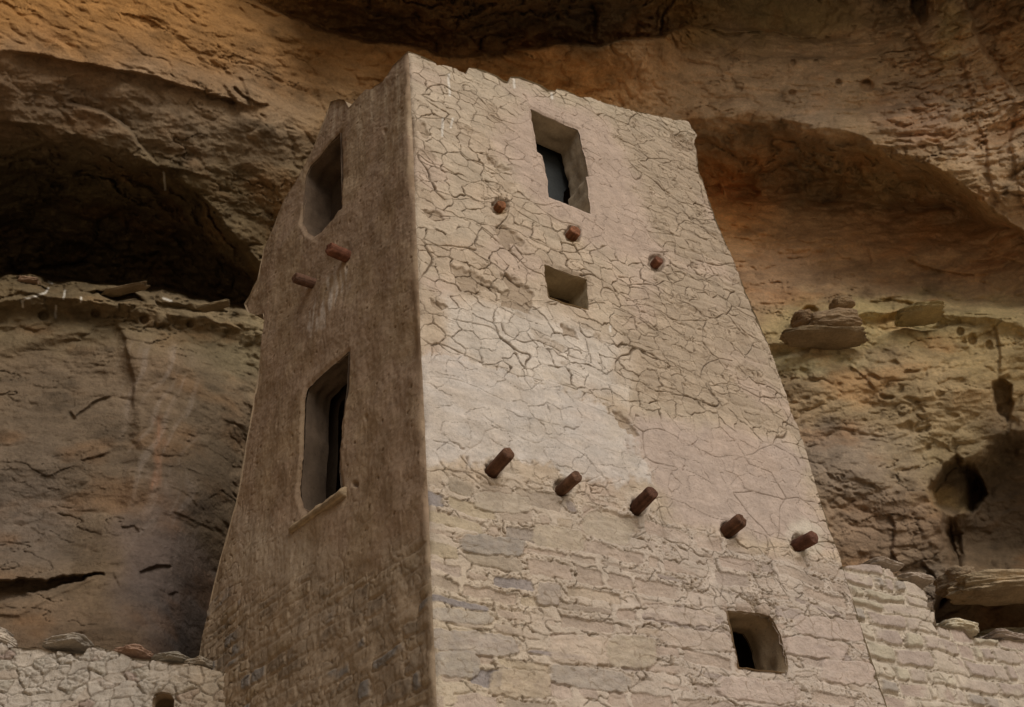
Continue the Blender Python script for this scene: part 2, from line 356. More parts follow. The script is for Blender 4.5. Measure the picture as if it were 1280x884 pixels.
    # named cracks and flake edges: (polyline, groove half width px, groove depth m, step m, step reach px)
    CR = [
        ([(880, 36), (905, 44), (960, 42), (1005, 50), (1050, 44)], 1.6, .10, .03, 14),
        ([(885, 80), (915, 68), (940, 50), (955, 44)], 1.3, .05, .02, 10),
        ([(600, 72), (592, 90), (596, 110)], 1.2, .03, .015, 12), ([(735, 0), (745, 20), (742, 50)], 2.2, .12, .05, 30),
        ([(0, 62), (60, 72), (130, 84), (190, 96), (260, 118), (330, 140)], 3, .0, .06, 30),
        ([(95, 60), (70, 50), (50, 65), (48, 72)], 2, .0, .03, 12), ([(290, 108), (300, 118), (318, 128), (340, 132)], 1.5, .05, .04, 14),
        ([(300, 95), (308, 118), (315, 135)], 1.5, .0, .03, 10), ([(280, 105), (292, 125), (297, 140)], 1.5, .0, .03, 10),
        ([(80, 130), (130, 140), (160, 160), (185, 195), (200, 212)], 2.0, .02, -.06, 22),
        ([(60, 190), (110, 205), (190, 210), (270, 222)], 1.5, .03, .03, 14), ([(0, 150), (40, 160), (70, 182), (78, 200)], 2, .05, .08, 16),
        ([(85, 265), (120, 280), (150, 262), (185, 250)], 2, .06, .06, 20), ([(150, 230), (200, 265), (240, 300), (300, 350)], 2, .05, .05, 20),
        ([(40, 340), (80, 332), (118, 328)], 2, .15, .03, 12),
        ([(85, 515), (92, 523), (115, 504), (138, 496)], 1.6, .07, .03, 14), ([(103, 578), (118, 573), (132, 567)], 1.6, .06, .02, 10),
        ([(140, 400), (158, 425), (166, 470), (168, 520)], 2.5, .0, .03, 26),
        ([(150, 660), (165, 658), (175, 668)], 1.5, .05, .02, 8), ([(140, 712), (150, 735)], 1.5, .04, .01, 8), ([(172, 716), (195, 707), (216, 708)], 1.6, .07, .03, 10),
        ([(-60, 765), (20, 770), (70, 745), (125, 722)], 2, .0, .015, 25), ([(210, 745), (222, 740)], 1.5, .05, .01, 8),
        ([(215, 640), (250, 655), (262, 660)], 1.5, .03, .01, 8),
        ([(905, 330), (920, 345), (926, 360)], 1.5, .04, .02, 9), 
        ([(1080, 377), (1110, 374), (1150, 382), (1175, 376)], 2, .08, .05, 12), ([(1120, 404), (1150, 412), (1180, 408)], 2, .10, -.05, 12),
        ([(1240, 405), (1248, 430), (1250, 470)], 2, .05, .04, 14), ([(1060, 455), (1080, 470), (1095, 490)], 1.6, .03, .03, 12),
        ([(1268, 520), (1262, 535), (1255, 545)], 2, .06, .03, 10), ([(1110, 640), (1118, 660), (1112, 690), (1120, 706)], 1.8, .05, .03, 14),
        ([(1188, 640), (1192, 680), (1204, 712), (1190, 740), (1166, 765)], 2.5, .2, .05, 16), ([(1150, 700), (1170, 725), (1180, 735)], 2, .06, .03, 12),
        ([(1195, 60), (1210, 95), (1215, 140), (1232, 180), (1240, 235), (1262, 270)], 2.5, .03, .045, 22),
        ([(1140, 40), (1160, 70), (1180, 75)], 2, .05, .06, 16), ([(1090, 40), (1100, 24), (1120, 20), (1145, 34)], 2, .03, -.06, 18),
        ([(1275, 130), (1262, 180), (1272, 230), (1280, 270)], 2.5, .04, .04, 18),
        ([(960, 252), (1000, 246), (1100, 255), (1200, 262), (1250, 280)], 2.2, .05, .03, 14), ([(1060, 190), (1110, 200), (1130, 230)], 2.5, .03, .05, 20),
        ([(1210, 330), (1250, 322), (1280, 330)], 2, .04, .05, 14), ([(1130, 325), (1180, 340), (1240, 345)], 2, .03, .05, 16),
        ([(1065, 305), (1085, 312), (1090, 330)], 2, .03, .03, 14),
    ]
    for pl, wd, dp, st, rc in CR:
        m, d, sd, tt = polyline(None, None, pl, 0, PX+wx*0.45, PY+wy*0.45, rc*2.5)
        env = ss(0, 0.12, tt)*ss(1, 0.88, tt) if len(pl) > 1 else 1
        off[m] += dp*np.exp(-(d/wd)**2)*env*(0.35 if max(p[0] for p in pl) < 300 and min(p[1] for p in pl) > 390 else 0.8)+st*sd*ss(0.0, 2.0, d)*np.exp(-d/rc)*env
    T2 = (H+off)/hor
    P2 = CAM+D*T2[..., None]
    # ---- rock colour; dark spots paint shade into recesses, caves and undersides
    C = np.empty(PX.shape+(3,)); C[:] = (0.34, 0.235, 0.135)
    SP = [  # x, y, rx, ry, colour, weight
        (250, 10, 330, 55, (.50, .235, .06), 1.0), (560, 95, 240, 45, (.44, .215, .065), .9), (60, 110, 200, 50, (.35, .23, .14), .5),
        (250, 150, 150, 50, (.37, .27, .17), .7), (430, 130, 60, 40, (.40, .26, .13), .7), (90, 290, 260, 85, (.24, .175, .085), 1.0), (30, 240, 70, 40, (.15, .13, .08), .8),
        (130, 235, 100, 20, (.24, .18, .08), .5), (250, 300, 70, 50, (.25, .18, .10), .6),
        (560, 15, 300, 42, (.095, .072, .042), 1.3), (700, 20, 200, 38, (.11, .075, .04), .9), (850, 15, 40, 30, (.42, .21, .05), 1.0), (960, 20, 90, 24, (.33, .25, .11), .8),  # darkest spots stand in for shade in the top strip
        (960, 105, 130, 40, (.45, .34, .235), 1.0), (1100, 110, 60, 50, (.42, .30, .18), .8), (1200, 130, 70, 110, (.46, .33, .21), .9), (1150, 150, 40, 40, (.36, .22, .15), .8),
        (1260, 50, 40, 60, (.42, .25, .11), .8), (1180, 45, 20, 40, (.46, .36, .16), .7),
        (960, 205, 120, 38, (.17, .115, .06), 1.1), (1130, 225, 90, 34, (.25, .17, .075), 1.1), (905, 235, 45, 35, (.56, .26, .085), 1.3), (900, 290, 60, 40, (.50, .27, .11), 1.0),  # dark spots first: shade painted under the right bulge
        (1080, 300, 150, 40, (.36, .205, .095), .8), (1200, 330, 100, 28, (.36, .23, .12), .7), (950, 340, 50, 40, (.46, .29, .17), .8),
        (1130, 402, 160, 22, (.45, .36, .17), 1.0), (1240, 440, 70, 45, (.44, .33, .16), .8), (1020, 455, 60, 18, (.42, .36, .20), .8),
        (1130, 500, 110, 30, (.38, .28, .15), .8), (1070, 570, 90, 45, (.27, .215, .165), .9), (1160, 560, 60, 40, (.36, .28, .14), .6), (1100, 660, 70, 45, (.31, .215, .145), .8),
        (1185, 625, 26, 12, (.42, .29, .11), .8), (1245, 640, 60, 50, (.085, .06, .038), 1.6), (1205, 598, 26, 20, (.07, .05, .03), 1.2), (1260, 560, 40, 26, (.09, .07, .045), 1.0), (1150, 740, 40, 30, (.24, .20, .16), .6),  # near-black spots paint the shade inside the lower caves
        (60, 400, 140, 26, (.33, .25, .14), 1.0), (230, 410, 90, 24, (.34, .255, .14), 1.0), (300, 440, 40, 40, (.33, .27, .15), .7), (80, 540, 110, 100, (.25, .185, .125), .9), (30, 640, 60, 70, (.27, .22, .18), .8),
        (195, 460, 35, 60, (.38, .26, .16), .9), (205, 700, 45, 90, (.29, .22, .19), .8), (60, 790, 110, 40, (.27, .185, .12), .7), (270, 560, 50, 120, (.27, .20, .13), .7), (220, 780, 50, 50, (.22, .20, .20), .6),
    ]
    wgt = np.full(PX.shape, 0.35); acc = C*wgt[..., None]
    CXn = PX+26*f2(PX/70, PY/70, 3, 61); CYn = PY+18*f2(PX/70, PY/50, 3, 64)
    for x, y, rx, ry, c, k in SP:
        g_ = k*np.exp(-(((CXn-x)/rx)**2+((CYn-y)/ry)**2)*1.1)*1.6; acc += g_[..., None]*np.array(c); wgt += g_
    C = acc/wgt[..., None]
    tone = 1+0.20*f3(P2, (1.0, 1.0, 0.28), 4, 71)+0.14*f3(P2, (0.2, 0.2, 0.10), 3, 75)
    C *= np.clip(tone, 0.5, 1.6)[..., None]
    ir = ss(0.1, 0.7, f3(P2, (0.9, 0.9, 0.6), 4, 81)); C = C*(1-0.30*ir[..., None])+np.array((.42, .19, .06))*0.30*ir[..., None]*np.clip(C.mean(-1, keepdims=True)/0.22, .3, 1)
    dk = ss(0.25, 0.8, f3(P2, (0.5, 0.5, 0.35), 4, 91)); C *= (1-0.35*dk)[..., None]
    # water streaks down the left wall
    C *= (1+0.58*ss(520, 800, PX)*ss(340, 300, PY)*ss(-10, 70, PY-0.25*(900-PX)*(PX < 900)*0)+0.36*ss(820, 1000, PX)*ss(290, 340, PY)*ss(720, 560, PY))[..., None]   # right side lightened in the colour, making up for weak light
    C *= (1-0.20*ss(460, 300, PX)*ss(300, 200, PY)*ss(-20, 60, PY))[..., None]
    C *= (1-0.42*ss(420, 240, PX+30*f2(PX/60, PY/60, 3, 66))*ss(60, 260, PY))[..., None]   # shade on the left wall painted in as darker rock
    st = soft(QX, QY, [(150, 430), (240, 430), (250, 700), (170, 720)], 14)*ss(-0.1, 0.7, f2(PX/13+0.03*PY+1.5*n2(PX/60, PY/60, 2), PY/80, 4, 15))
    C = C*(1-0.3*st[..., None])+np.array((.38, .31, .25))*0.3*st[..., None]
    st = soft(PX+6*f2(PX/15, PY/30, 3, 401), PY, [(196, 520), (208, 520), (198, 615), (188, 612)], 5)*(0.6+0.5*f2(PX/6, PY/22, 3, 16)); C = C*(1-0.55*st[..., None])+np.array((.36, .18, .10))*0.55*st[..., None]
    # bird droppings on the ledge
    for pl in ([(28, 378), (32, 374), (45, 371)], [(45, 371), (56, 366), (60, 360)], [(81, 363), (79, 374)], [(70, 383), (69, 396)], [(102, 372), (101, 378)], [(204, 216), (206, 238)], [(60, 352), (64, 354)], [(205, 373), (215, 376)], [(28, 376), (29, 384)]):
        m, d, sd, tt = polyline(None, None, pl, 0, PX+wx*0.2, PY+wy*0.2, 8)
        a = (ss(1.8, 0.6, d)*0.8)[:, None]; C[m] = C[m]*(1-a)+np.array((.62, .58, .5))*a
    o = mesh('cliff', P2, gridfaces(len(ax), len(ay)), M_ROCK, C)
    tag(o, 'brown and orange sandstone cliff alcove with overhanging roof and eroded ledges behind the tower', 'cliff', kind='structure')
    return P2, ax, ay
CL, CAX, CAY = cliff_surface()
def cliff_pt(px, py):
    return CL[int(np.argmin(abs(CAY-py))), int(np.argmin(abs(CAX-px)))]
# unseen cliff wing on the left, added to block sky light
def sky_blocker(name, ctrl, zt, seed, label):
    c = np.array(ctrl, float); s = np.linspace(0, 1, 90); k = np.linspace(0, 1, len(c))
    X = np.interp(s, k, c[:, 0]); Y = np.interp(s, k, c[:, 1]); z = np.linspace(0, zt, 80)
    XX, ZZ = np.meshgrid(X, z); YY, _ = np.meshgrid(Y, z); P = np.stack([XX, YY, ZZ], -1)
    r = unit(np.array([c[-1, 1]-c[0, 1], -(c[-1, 0]-c[0, 0]), 0.0]))
    lean = np.clip((ZZ/zt), 0, 1)**2*2.2
    P = P+r*(0.6*f3(P, (3, 3, 1.5), 5, seed)+lean)[..., None]
    C = np.empty(P.shape); C[:] = (.33, .23, .135); C *= (1+0.3*f3(P, (2, 2, .5), 4, seed+3))[..., None]
    tag(mesh(name, P, gridfaces(90, 80), M_ROCK, C), label, 'cliff', kind='structure')
sky_blocker('sky_block_cliff', [(-6.6, 6.6), (-7.4, 4.0), (-7.6, 0), (-7.2, -4), (-8.5, -8)], 17.0, 5, 'unseen sandstone wing added on the left to block sky light')

# ------------------------------------------------------------------ wall planes
r0 = rays(510, 65); k0 = 5.0/math.hypot(r0[0], r0[1]); CORN = CAM+r0*k0; CORN[2] = 0
def vpdir(px, py): r = rays(px, py); r[2] = 0; return unit(r)
dF = vpdir(3300, 1220); nF = np.cross(dF, [0, 0, 1.0])
dS = vpdir(-900, 1610); nS = np.cross([0, 0, 1.0], dS)
# the corner leans a little: its foot stands to the right of its head
LEAN = (-0.0195, 0.0); zc = float((CAM+r0*k0)[2]); CORN = CORN-np.array([LEAN[0]*zc, 0, 0])
PF = Plane(CORN, dF, nF, LEAN); PS = Plane(CORN, dS, nS, LEAN); nF, nS = PF.n, PS.n
NM = unit(nF+nS)
def corner_wob(z): return 0.022*n2(z*1.3, z*0+3.3, 5)+0.012*f2(z*7, z*0+1.3, 3, 6)

def jitter(poly, step, amp, seed, closed=True):
    """resample a polygon and roughen it"""
    out = []; n = len(poly)
    for i in range(n if closed else n-1):
        a = np.array(poly[i], float); b = np.array(poly[(i+1) % n], float); k = max(1, int(np.linalg.norm(b-a)/step))
        for j in range(k): out.append(a+(b-a)*j/k)
    out = np.array(out)
    return out+amp*np.stack([f2(out[:, 0]*9, out[:, 1]*9, 3, seed), f2(out[:, 0]*9+40, out[:, 1]*9, 3, seed+3)], -1)

def wall_skin(name, PL, outline, holes, du, heightf, colf, mat, corner=False, zlow=1.5):
    """fine grid over the outline with openings; border verts are snapped on to the outlines"""
    o = np.array(outline); u = np.arange(o[:, 0].min()-du, o[:, 0].max()+2*du, du); z = np.concatenate([np.arange(o[:, 1].min()-du, zlow, .05), np.arange(zlow, o[:, 1].max()+2*du, du)])
    if corner: u = u[u > -du*0.5]; u = u-u[0]
    U, Z = np.meshgrid(u, z)
    s = sdf(U, Z, outline)
    for h in holes: s = np.maximum(s, -sdf(U, Z, h))
    ins = s < 0.0
    if corner: ins = ins | ((U < du*0.5) & (np.roll(ins, -1, 1)))
    fm = ins[:-1, :-1] & ins[:-1, 1:] & ins[1:, 1:] & ins[1:, :-1]
    used = np.zeros(U.shape, bool)
    for a in (slice(0, -1), slice(1, None)):
        for b in (slice(0, -1), slice(1, None)): used[a, b] |= fm
    # border verts
    cnt = np.zeros(U.shape, int)
    for a in (slice(0, -1), slice(1, None)):
        for b in (slice(0, -1), slice(1, None)): cnt[a, b] += fm
    bd = used & (cnt < 4)
    if corner: bd &= U > du*0.5
    ub, zb = U[bd], Z[bd]; su, sz, sd_ = snap(ub, zb, outline)
    for h in holes:
        hu, hz, hd = snap(ub, zb, h); k = hd < sd_; su = np.where(k, hu, su); sz = np.where(k, hz, sz); sd_ = np.where(k, hd, sd_)
    k = sd_ < du*1.6; U[bd] = np.where(k, su, ub); Z[bd] = np.where(k, sz, zb)
    idx = np.full(U.shape, -1, np.int64); idx[used] = np.arange(used.sum())
    F = gridfaces(U.shape[1], U.shape[0], fm); F = idx.ravel()[F]
    U = U[used].astype(f32); Z = Z[used].astype(f32)
    px, py = proj(PL.at(U, Z)); px = px.astype(f32); py = py.astype(f32)
    h, C = heightf(U, Z, px, py)
    # round the arrises of the openings a little
    for hp in holes: h = h-0.018*ss(0.045, 0.0, np.maximum(sdf(U, Z, hp), 0))
    if corner:
        e = ss(0.0, 0.10, U); off = h*e
        P = PL.at(U, Z, off)-NM*((0.024+corner_wob(Z))*(1-np.clip(U/0.06, 0, 1))**2)[..., None]+NM*(corner_wob(Z)*np.exp(-(U/0.25)**2)*0.5*e)[..., None]
    else: P = PL.at(U, Z, h)
    # outward orientation
    tst = np.cross(PL.d, PL.v) @ PL.n
    if tst < 0: F = F[:, ::-1]
    return mesh(name, P, F, mat, C)

def reveal(name, PL, poly, depth, col, mat, seed, splay=0.0, amp=0.018, inner=None):
    """jambs, head and bottom of an opening, going into the wall; inner: factor moving points towards the centre"""
    p = jitter(poly, 0.03, 0.0, seed); n = len(p); ks = 14; c = p.mean(0)
    V = []; 
    for k in range(ks+1):
        t = k/ks; q = p+(c-p)*splay*t
        dn = amp*np.sin(min(t*3, 1)*np.pi/2)*f2(q[:, 0]*5+q[:, 1]*5+seed, np.full(n, t*2.5), 4, seed)
        dirc = (c-q)/np.linalg.norm(c-q, axis=1, keepdims=True)
        q = q+dirc*(dn[:, None]-0.004)
        V.append(PL.at(q[:, 0], q[:, 1], np.full(n, -0.012-depth*t)))
    V = np.array(V); i = np.arange(n*(ks+1)).reshape(ks+1, n)
    F = np.stack([i[:-1], np.roll(i, -1, 1)[:-1], np.roll(i, -1, 1)[1:], i[1:]], -1).reshape(-1, 4)
    C = np.empty(V.shape); C[:] = col; C *= (1+0.22*f3(V, (.3, .3, .15), 4, seed))[..., None]
    return mesh(name, V, F, mat, C)

def flat_poly(name, PL, outline, holes, off, mat):
    loops = [[Vector((a, b, 0)) for a, b in outline]]+[[Vector((a, b, 0)) for a, b in h] for h in holes]
    tris = tessellate_polygon(loops); pts = np.array([[v.x, v.y] for l in loops for v in l])
    return mesh(name, PL.at(pts[:, 0], pts[:, 1], np.full(len(pts), off)), np.array(tris), mat, None, False)

def stones(u, z, ch, sl_, seed, zmax=12.0):
    """coursed rubble: returns (distance inside the stone, stone hash, course hash)"""
    rg = np.random.RandomState(seed); b = [-0.5]
    while b[-1] < zmax: b.append(b[-1]+ch*rg.uniform(0.55, 1.45))
    b = np.array(b); uw = u+0.020*f2(u*9, z*9, 3, seed)+0.006*n2(u*45, z*45, seed); zw = z+0.05*n2(u*1.3, z*0.9, seed+1)+0.014*f2(u*7, z*7, 3, seed+2)
    ci = np.clip(np.searchsorted(b, zw)-1, 0, len(b)-2)
    dl = np.empty_like(u); dr = np.empty_like(u); hh = np.empty(u.shape, f32)
    for c in np.unique(ci):
        m = ci == c; q = [-2.0-rg.rand()]
        rr = np.random.RandomState(seed*1000+int(c))
        while q[-1] < 8: q.append(q[-1]+sl_*rr.uniform(0.35, 1.7))
        q = np.array(q); v = uw[m]; si = np.clip(np.searchsorted(q, v)-1, 0, len(q)-2)
        dl[m] = v-q[si]; dr[m] = q[si+1]-v; hh[m] = rr.rand(len(q))[si]
    dz0 = zw-b[ci]; dz1 = b[ci+1]-zw
    ex = np.minimum(dl, dr); ez = np.minimum(dz0, dz1)
    k = 0.014
    r = np.minimum(ex, ez)-0.5*np.clip(k-np.abs(ex-ez), 0, None)**2/k*0.9
    return r, hh, RND[(ci*13+seed) & 255], dz0/(b[ci+1]-b[ci])

def crackset(u, z, cell, seed, aniso=1.0, keep=0.75, w=0.006, warp=0.35):
    """dried-mud cracks: (groove 0..1, cell hash, border distance in m)"""
    x = u/cell; y = z/(cell*aniso)
    x = x+warp*f2(u/cell*0.9, z/cell*0.9, 2, seed); y = y+warp*f2(u/cell*0.9+50, z/cell*0.9, 2, seed+2)
    x = x+0.05*n2(u/cell*5, z/cell*5, seed+3); y = y+0.05*n2(u/cell*5+9, z/cell*5, seed+3)
    e, hc, eh, bx, by = voro(x, y, seed)
    e = e*cell; ww = w*(0.45+1.1*eh)*(0.75+0.5*n2(u*11, z*11, seed+4)); ww = np.maximum(ww, 0.0015)
    g_ = np.exp(-(e/ww)**2)*ss(1-keep-0.08, 1-keep+0.08, eh+0.35*n2(u*4, z*4, seed+6))
    return g_, hc, e, bx, by
def mix(A, B, m): m = np.clip(m, 0, 1)[..., None]; return A*(1-m)+np.asarray(B)*m

# ------------------------------------------------------------------ the tower: front wall
def z2(pts, s, ox, oy): return [(ox+x/s, oy+y/s) for x, y in pts]
top_px = z2([(64, 54), (78, 60), (110, 72), (145, 88), (152, 98), (178, 99), (215, 112), (238, 124), (246, 106), (262, 105), (290, 113), (330, 130), (346, 143), (360, 146), (370, 131), (395, 132), (440, 148), (478, 168), (496, 171), (503, 165), (525, 169), (570, 190), (600, 193), (650, 210), (740, 233), (800, 246), (835, 258), (884, 262), (893, 285), (906, 300), (900, 326), (908, 345), (912, 400), (925, 430)], 2.326, 480, 40)
right_px = [(893, 272), (913, 318), (929, 360), (953, 414), (973.5, 469), (996, 537), (1021, 614), (1037, 662), (1052, 706), (1064, 745), (1100, 860), (1113, 900)]
TF = PF.uz(top_px+right_px)
z_top = TF[0, 1]
outF = [(0.0, 0.0)]+[(0.0, z_top)]+[tuple(p) for p in TF[1:]]+[(TF[-1, 0], 0.0)]
outF = [outF[0]]+[outF[1]]+[tuple(p) for p in jitter(outF[2:-1], 0.06, 0.012, 3, False)]+[tuple(TF[-1]), outF[-1]]
W1 = [(664, 135), (680, 143), (700, 152), (723, 162.5), (728, 186), (733, 200), (737, 218), (734, 220), (736, 240), (739, 267), (712, 256), (686.5, 245), (684, 222), (682, 205), (679, 194), (672, 189), (668, 165)]
W2 = [(681, 329), (700, 336), (716, 343), (734.5, 348), (735.5, 365), (737, 385), (712, 378), (688, 370), (684, 350)]
W3 = [(911, 762), (930, 764), (950, 767), (964, 769), (970, 778), (977, 793), (981, 808), (986, 826), (985, 839), (955, 836), (926, 831.5), (922, 812), (917, 790)]
hF = [jitter(PF.uz(W_), 0.03, 0.008, 20+i) for i, W_ in enumerate((W1, W2, W3))]

def front_surface(u, z, px, py):
    TAN = np.array((.472, .370, .268)); PINK = np.array((.49, .375, .295)); WHT = np.array((.58, .52, .46)); MORT = np.array((.50, .41, .315))
    wx = px+14*f2(px/40, py/40, 3, 7); wy = py+10*f2(px/40, py/40, 3, 8)
    m_white = soft(wx+6*f2(px/9, py/9, 3, 27), wy+6*f2(px/9, py/9, 3, 28), [(520, 442), (600, 455), (700, 482), (765, 515), (790, 548), (818, 605), (740, 604), (640, 572), (520, 585)], 6)
    m_wcr = soft(wx, wy, [(560, 372), (700, 398), (775, 430), (782, 500), (690, 480), (550, 440)], 16)
    m_pink = soft(wx, wy, [(790, 515), (990, 556), (1042, 690), (930, 670), (850, 655), (815, 600), (780, 545)], 12)
    m_pwin = soft(wx, wy, [(650, 112), (760, 150), (778, 200), (800, 255), (825, 322), (770, 322), (690, 275), (655, 235), (632, 170)], 14)
    m_fine = soft(wx, wy, [(745, 135), (880, 150), (935, 340), (1000, 545), (900, 520), (800, 490), (770, 400), (830, 335), (795, 240), (770, 170)], 14)
    ml = np.interp(px, [500, 560, 640, 700, 800, 860, 950, 1060], [592, 598, 592, 612, 632, 662, 690, 700])
    m_mas = ss(-10, 14, py-ml+16*f2(px/45, py/30, 3, 17))
    m_mas = np.maximum(m_mas, 0.0)
    # --- base undulation of the wall
    h = 0.020*f2(u*1.1, z*1.3, 3, 31)+0.0035*f2(u*6, z*9, 3, 32)+0.0012*f2(u*34, z*34, 3, 33)
    # --- cracked plaster
    g1, c1, e1, bx, by = crackset(u, z, 0.150, 41, 0.85, 0.86, 0.0034, 0.24)
    g2, c2, e2, _, _ = crackset(u, z, 0.085, 45, 0.8, 0.40, 0.0030, 0.4)
    g3, c3, e3, _, _ = crackset(u, z, 0.62, 48, 0.45, 0.70, 0.0062, 0.5)
    g4, c4, e4, _, _ = crackset(u, z, 0.14, 52, 0.55, 0.62, 0.0036, 0.4)
    smooth = np.clip(m_white*1.1+m_pink*0.9+m_pwin*1.0, 0, 1)
    k1 = (1-smooth)*(1-m_fine*0.35); k1 = k1*(0.6+0.4*ss(-0.3, 0.3, n2(u*1.7, z*1.7, 55)))
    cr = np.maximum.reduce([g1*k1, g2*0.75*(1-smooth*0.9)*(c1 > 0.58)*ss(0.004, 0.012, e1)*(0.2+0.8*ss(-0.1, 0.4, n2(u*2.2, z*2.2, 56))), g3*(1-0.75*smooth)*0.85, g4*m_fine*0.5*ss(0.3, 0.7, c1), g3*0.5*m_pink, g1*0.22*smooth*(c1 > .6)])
    # flakes curl up at their borders and sit at different heights
    curl = np.clip(1-e1/0.03, 0, 1)**2*(c1 > 0.45)*(1-smooth)
    h_pl = h+0.0035*curl+0.0085*(c1-0.5)*(1-smooth)+0.0015*(c2-0.5)*(1-smooth)*0.6+0.006*(bx*(c1-.5)+by*(c2-.5))*(1-smooth)-0.030*cr
    h_pl += 0.006*m_white+0.004*m_pwin-0.010*g1*smooth*(c1 > .6)
    # courses faintly readable through the plaster
    rs, hs, cs, tz = stones(u, z, 0.115, 0.30, 5)
    sm_ = ss(0.0, 0.03, rs); h_pl += (0.003+0.004*m_fine)*(sm_-0.5)*(1-0.6*smooth)
    # lost flakes: patches where the plaster has fallen
    LOST = [[(528, 262), (548, 264), (556, 276), (540, 277)], [(515, 152), (530, 155), (539, 170), (534, 174), (518, 162)], [(618, 281), (632, 283), (655, 300), (652, 309), (636, 304), (640, 316), (630, 310), (620, 295)],
            [(606, 190), (624, 205), (641, 212), (630, 214), (612, 203)], [(624, 340), (650, 350), (668, 366), (662, 392), (646, 388), (628, 380), (626, 366), (636, 360)], [(565, 330), (600, 345), (630, 365), (600, 362), (570, 350)],
            [(536, 372), (560, 385), (552, 388), (540, 384)], [(768, 512), (785, 522), (800, 545), (790, 543), (772, 530)], [(570, 350), (592, 357), (600, 372), (580, 366)], [(700, 405), (714, 410), (722, 425), (706, 420)], [(838, 165), (866, 178), (868, 190), (842, 184)]]
    ml_ = np.zeros(u.shape)
    for p in LOST: ml_ = np.maximum(ml_, soft(px+3*n2(px/7, py/7, 71), py+3*n2(px/7, py/7, 72), p, 1.5))
    h_pl -= 0.020*ml_
    rl = ss(0.40, 0.62, f2(u*3.1, z*3.6, 4, 77))*(c1 > 0.55)*(1-smooth)*ss(0.0, 0.004, e1); h_pl -= 0.009*rl
    C = np.empty(u.shape+(3,)); C[:] = TAN
    C = mix(C, (.475, .39, .29), 0.6*ss(-.3, .4, f2(u*1.4, z*1.8, 3, 81)))
    C = mix(C, (.385, .30, .215), m_fine*0.8); C = mix(C, PINK, m_pwin*0.9); C = mix(C, (.475, .375, .31), m_pink*0.9)
    C = mix(C, PINK, 0.6*ss(0.1, 0.6, f2(u*1.2+8, z*1.5, 3, 82)))
    C = mix(C, (.58, .51, .43), m_wcr*0.85); C = mix(C, WHT, m_white*(0.72+.28*n2(u*5, z*9, 123)))
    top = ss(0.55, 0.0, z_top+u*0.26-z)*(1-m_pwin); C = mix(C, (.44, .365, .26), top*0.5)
    C *= (0.93+0.15*c1*(1-smooth)+0.05*c2)[..., None]
    C *= (1+0.08*f2(u*8, z*8, 4, 83)+0.06*f2(u*30, z*30, 2, 84))[..., None]
    rub = 1+0.12*m_white*ss(0, .6, n2(u*5, z*14, 88)); C *= rub[..., None]
    C = mix(C, (.32, .24, .165), np.clip(ml_*0.75+rl*0.45, 0, 1)); C = mix(C, (.15, .105, .065), ss(.12, .6, cr)*0.8)  # cracks coloured dark: brown dirt plus shade painted into them
    # white streaks at the crest
    for a, b in (((560, 95), (562, 120)), ((553, 150), (553, 170)), ((565, 150), (563, 160)), ((690, 116), (691, 122)), ((643, 97), (644, 108)), ((763, 408), (763, 414))):
        m, d, sd, tt = polyline(None, None, [a, b], 0, px, py, 8); q = (ss(2.2, 0.5, d)*0.7)[:, None]; C[m] = C[m]*(1-q)+np.array((.75, .7, .62))*q
    # --- masonry below
    rs, hs, cs, tz = stones(u, z, 0.105, 0.30, 9)
    ins = ss(0.012+0.020*hs, 0.018+0.023*hs, rs+0.004*f2(u*30, z*30, 3, 120))
    cover = ss(0.05, 0.55, f2(u*2.3, z*2.9, 4, 91)+0.45*(hs-0.5)+0.55*ss(600, 1050, px)-0.32)*0.85       # mortar smeared over stones
    vis = ins*(1-cover*0.85)
    chink_e, chc, _, cbx, cby = voro(u/0.030+0.3*n2(u*30, z*30, 95), z/0.022+0.3*n2(u*30, z*30, 96), 12)
    chm = (1-ins)*ss(-0.25, 0.25, n2(u*3, z*4, 97))
    pit = ss(0.30, 0.14, np.hypot(cbx, cby))*(chc > 0.55)
    h_m = 0.020*f2(u*1.1, z*1.3, 3, 31)+0.004*f2(u*9, z*13, 3, 98)+0.0015*f2(u*40, z*40, 3, 99)
    face = (hs-0.75)*0.014+0.006*f2(u*6+hs*50, z*8, 3, 101)+0.005*(cs-.5)
    h_m += vis*face+(1-ins)*0.002+(1-ins)*0.006*ss(0.05, 0.35, chink_e)*chm-0.016*pit*chm-0.014*np.exp(-((rs-0.012-.02*hs)/0.004)**2)*(hs > .35)*(1-cover*.6)*ss(-.3, .3, n2(u*9, z*9, 119))
    gm1, cm1, em1, _, _ = crackset(u, z, 0.12, 61, 0.8, 0.55, 0.0042, 0.5); gm3, _, _, _, _ = crackset(u, z, 0.34, 65, 0.6, 0.6, 0.006, 0.55)
    crm = np.maximum(gm1*(1-vis*0.9), gm3*(1-0.7*vis)*ss(650, 850, px)); h_m -= 0.020*crm
    S = np.empty(u.shape+(3,)); S[:] = (.42, .34, .235)
    pal = [(.13, (.27, .235, .215)), (.28, (.40, .32, .24)), (.50, (.42, .33, .25)), (.70, (.35, .285, .21)), (.86, (.42, .335, .265)), (.93, (.32, .27, .22))]
    hq = (hs*3.7+cs*1.3) % 1.0
    for t, c in pal: S = np.where((hq > t)[..., None], np.array(c), S)
    S = mix(S, (.43, .335, .275), 0.55*ss(560, 820, px))
    S *= (1+0.14*f2(u*5+hs*9, z*11, 4, 103)+0.08*f2(u*40, z*40, 2, 104))[..., None]
    Mo = np.empty(u.shape+(3,)); Mo[:] = MORT; Mo = mix(Mo, (.49, .41, .34), ss(600, 900, px)*0.8); Mo = mix(Mo, (.50, .41, .29), ss(700, 540, px)*ss(690, 780, py)*0.7)
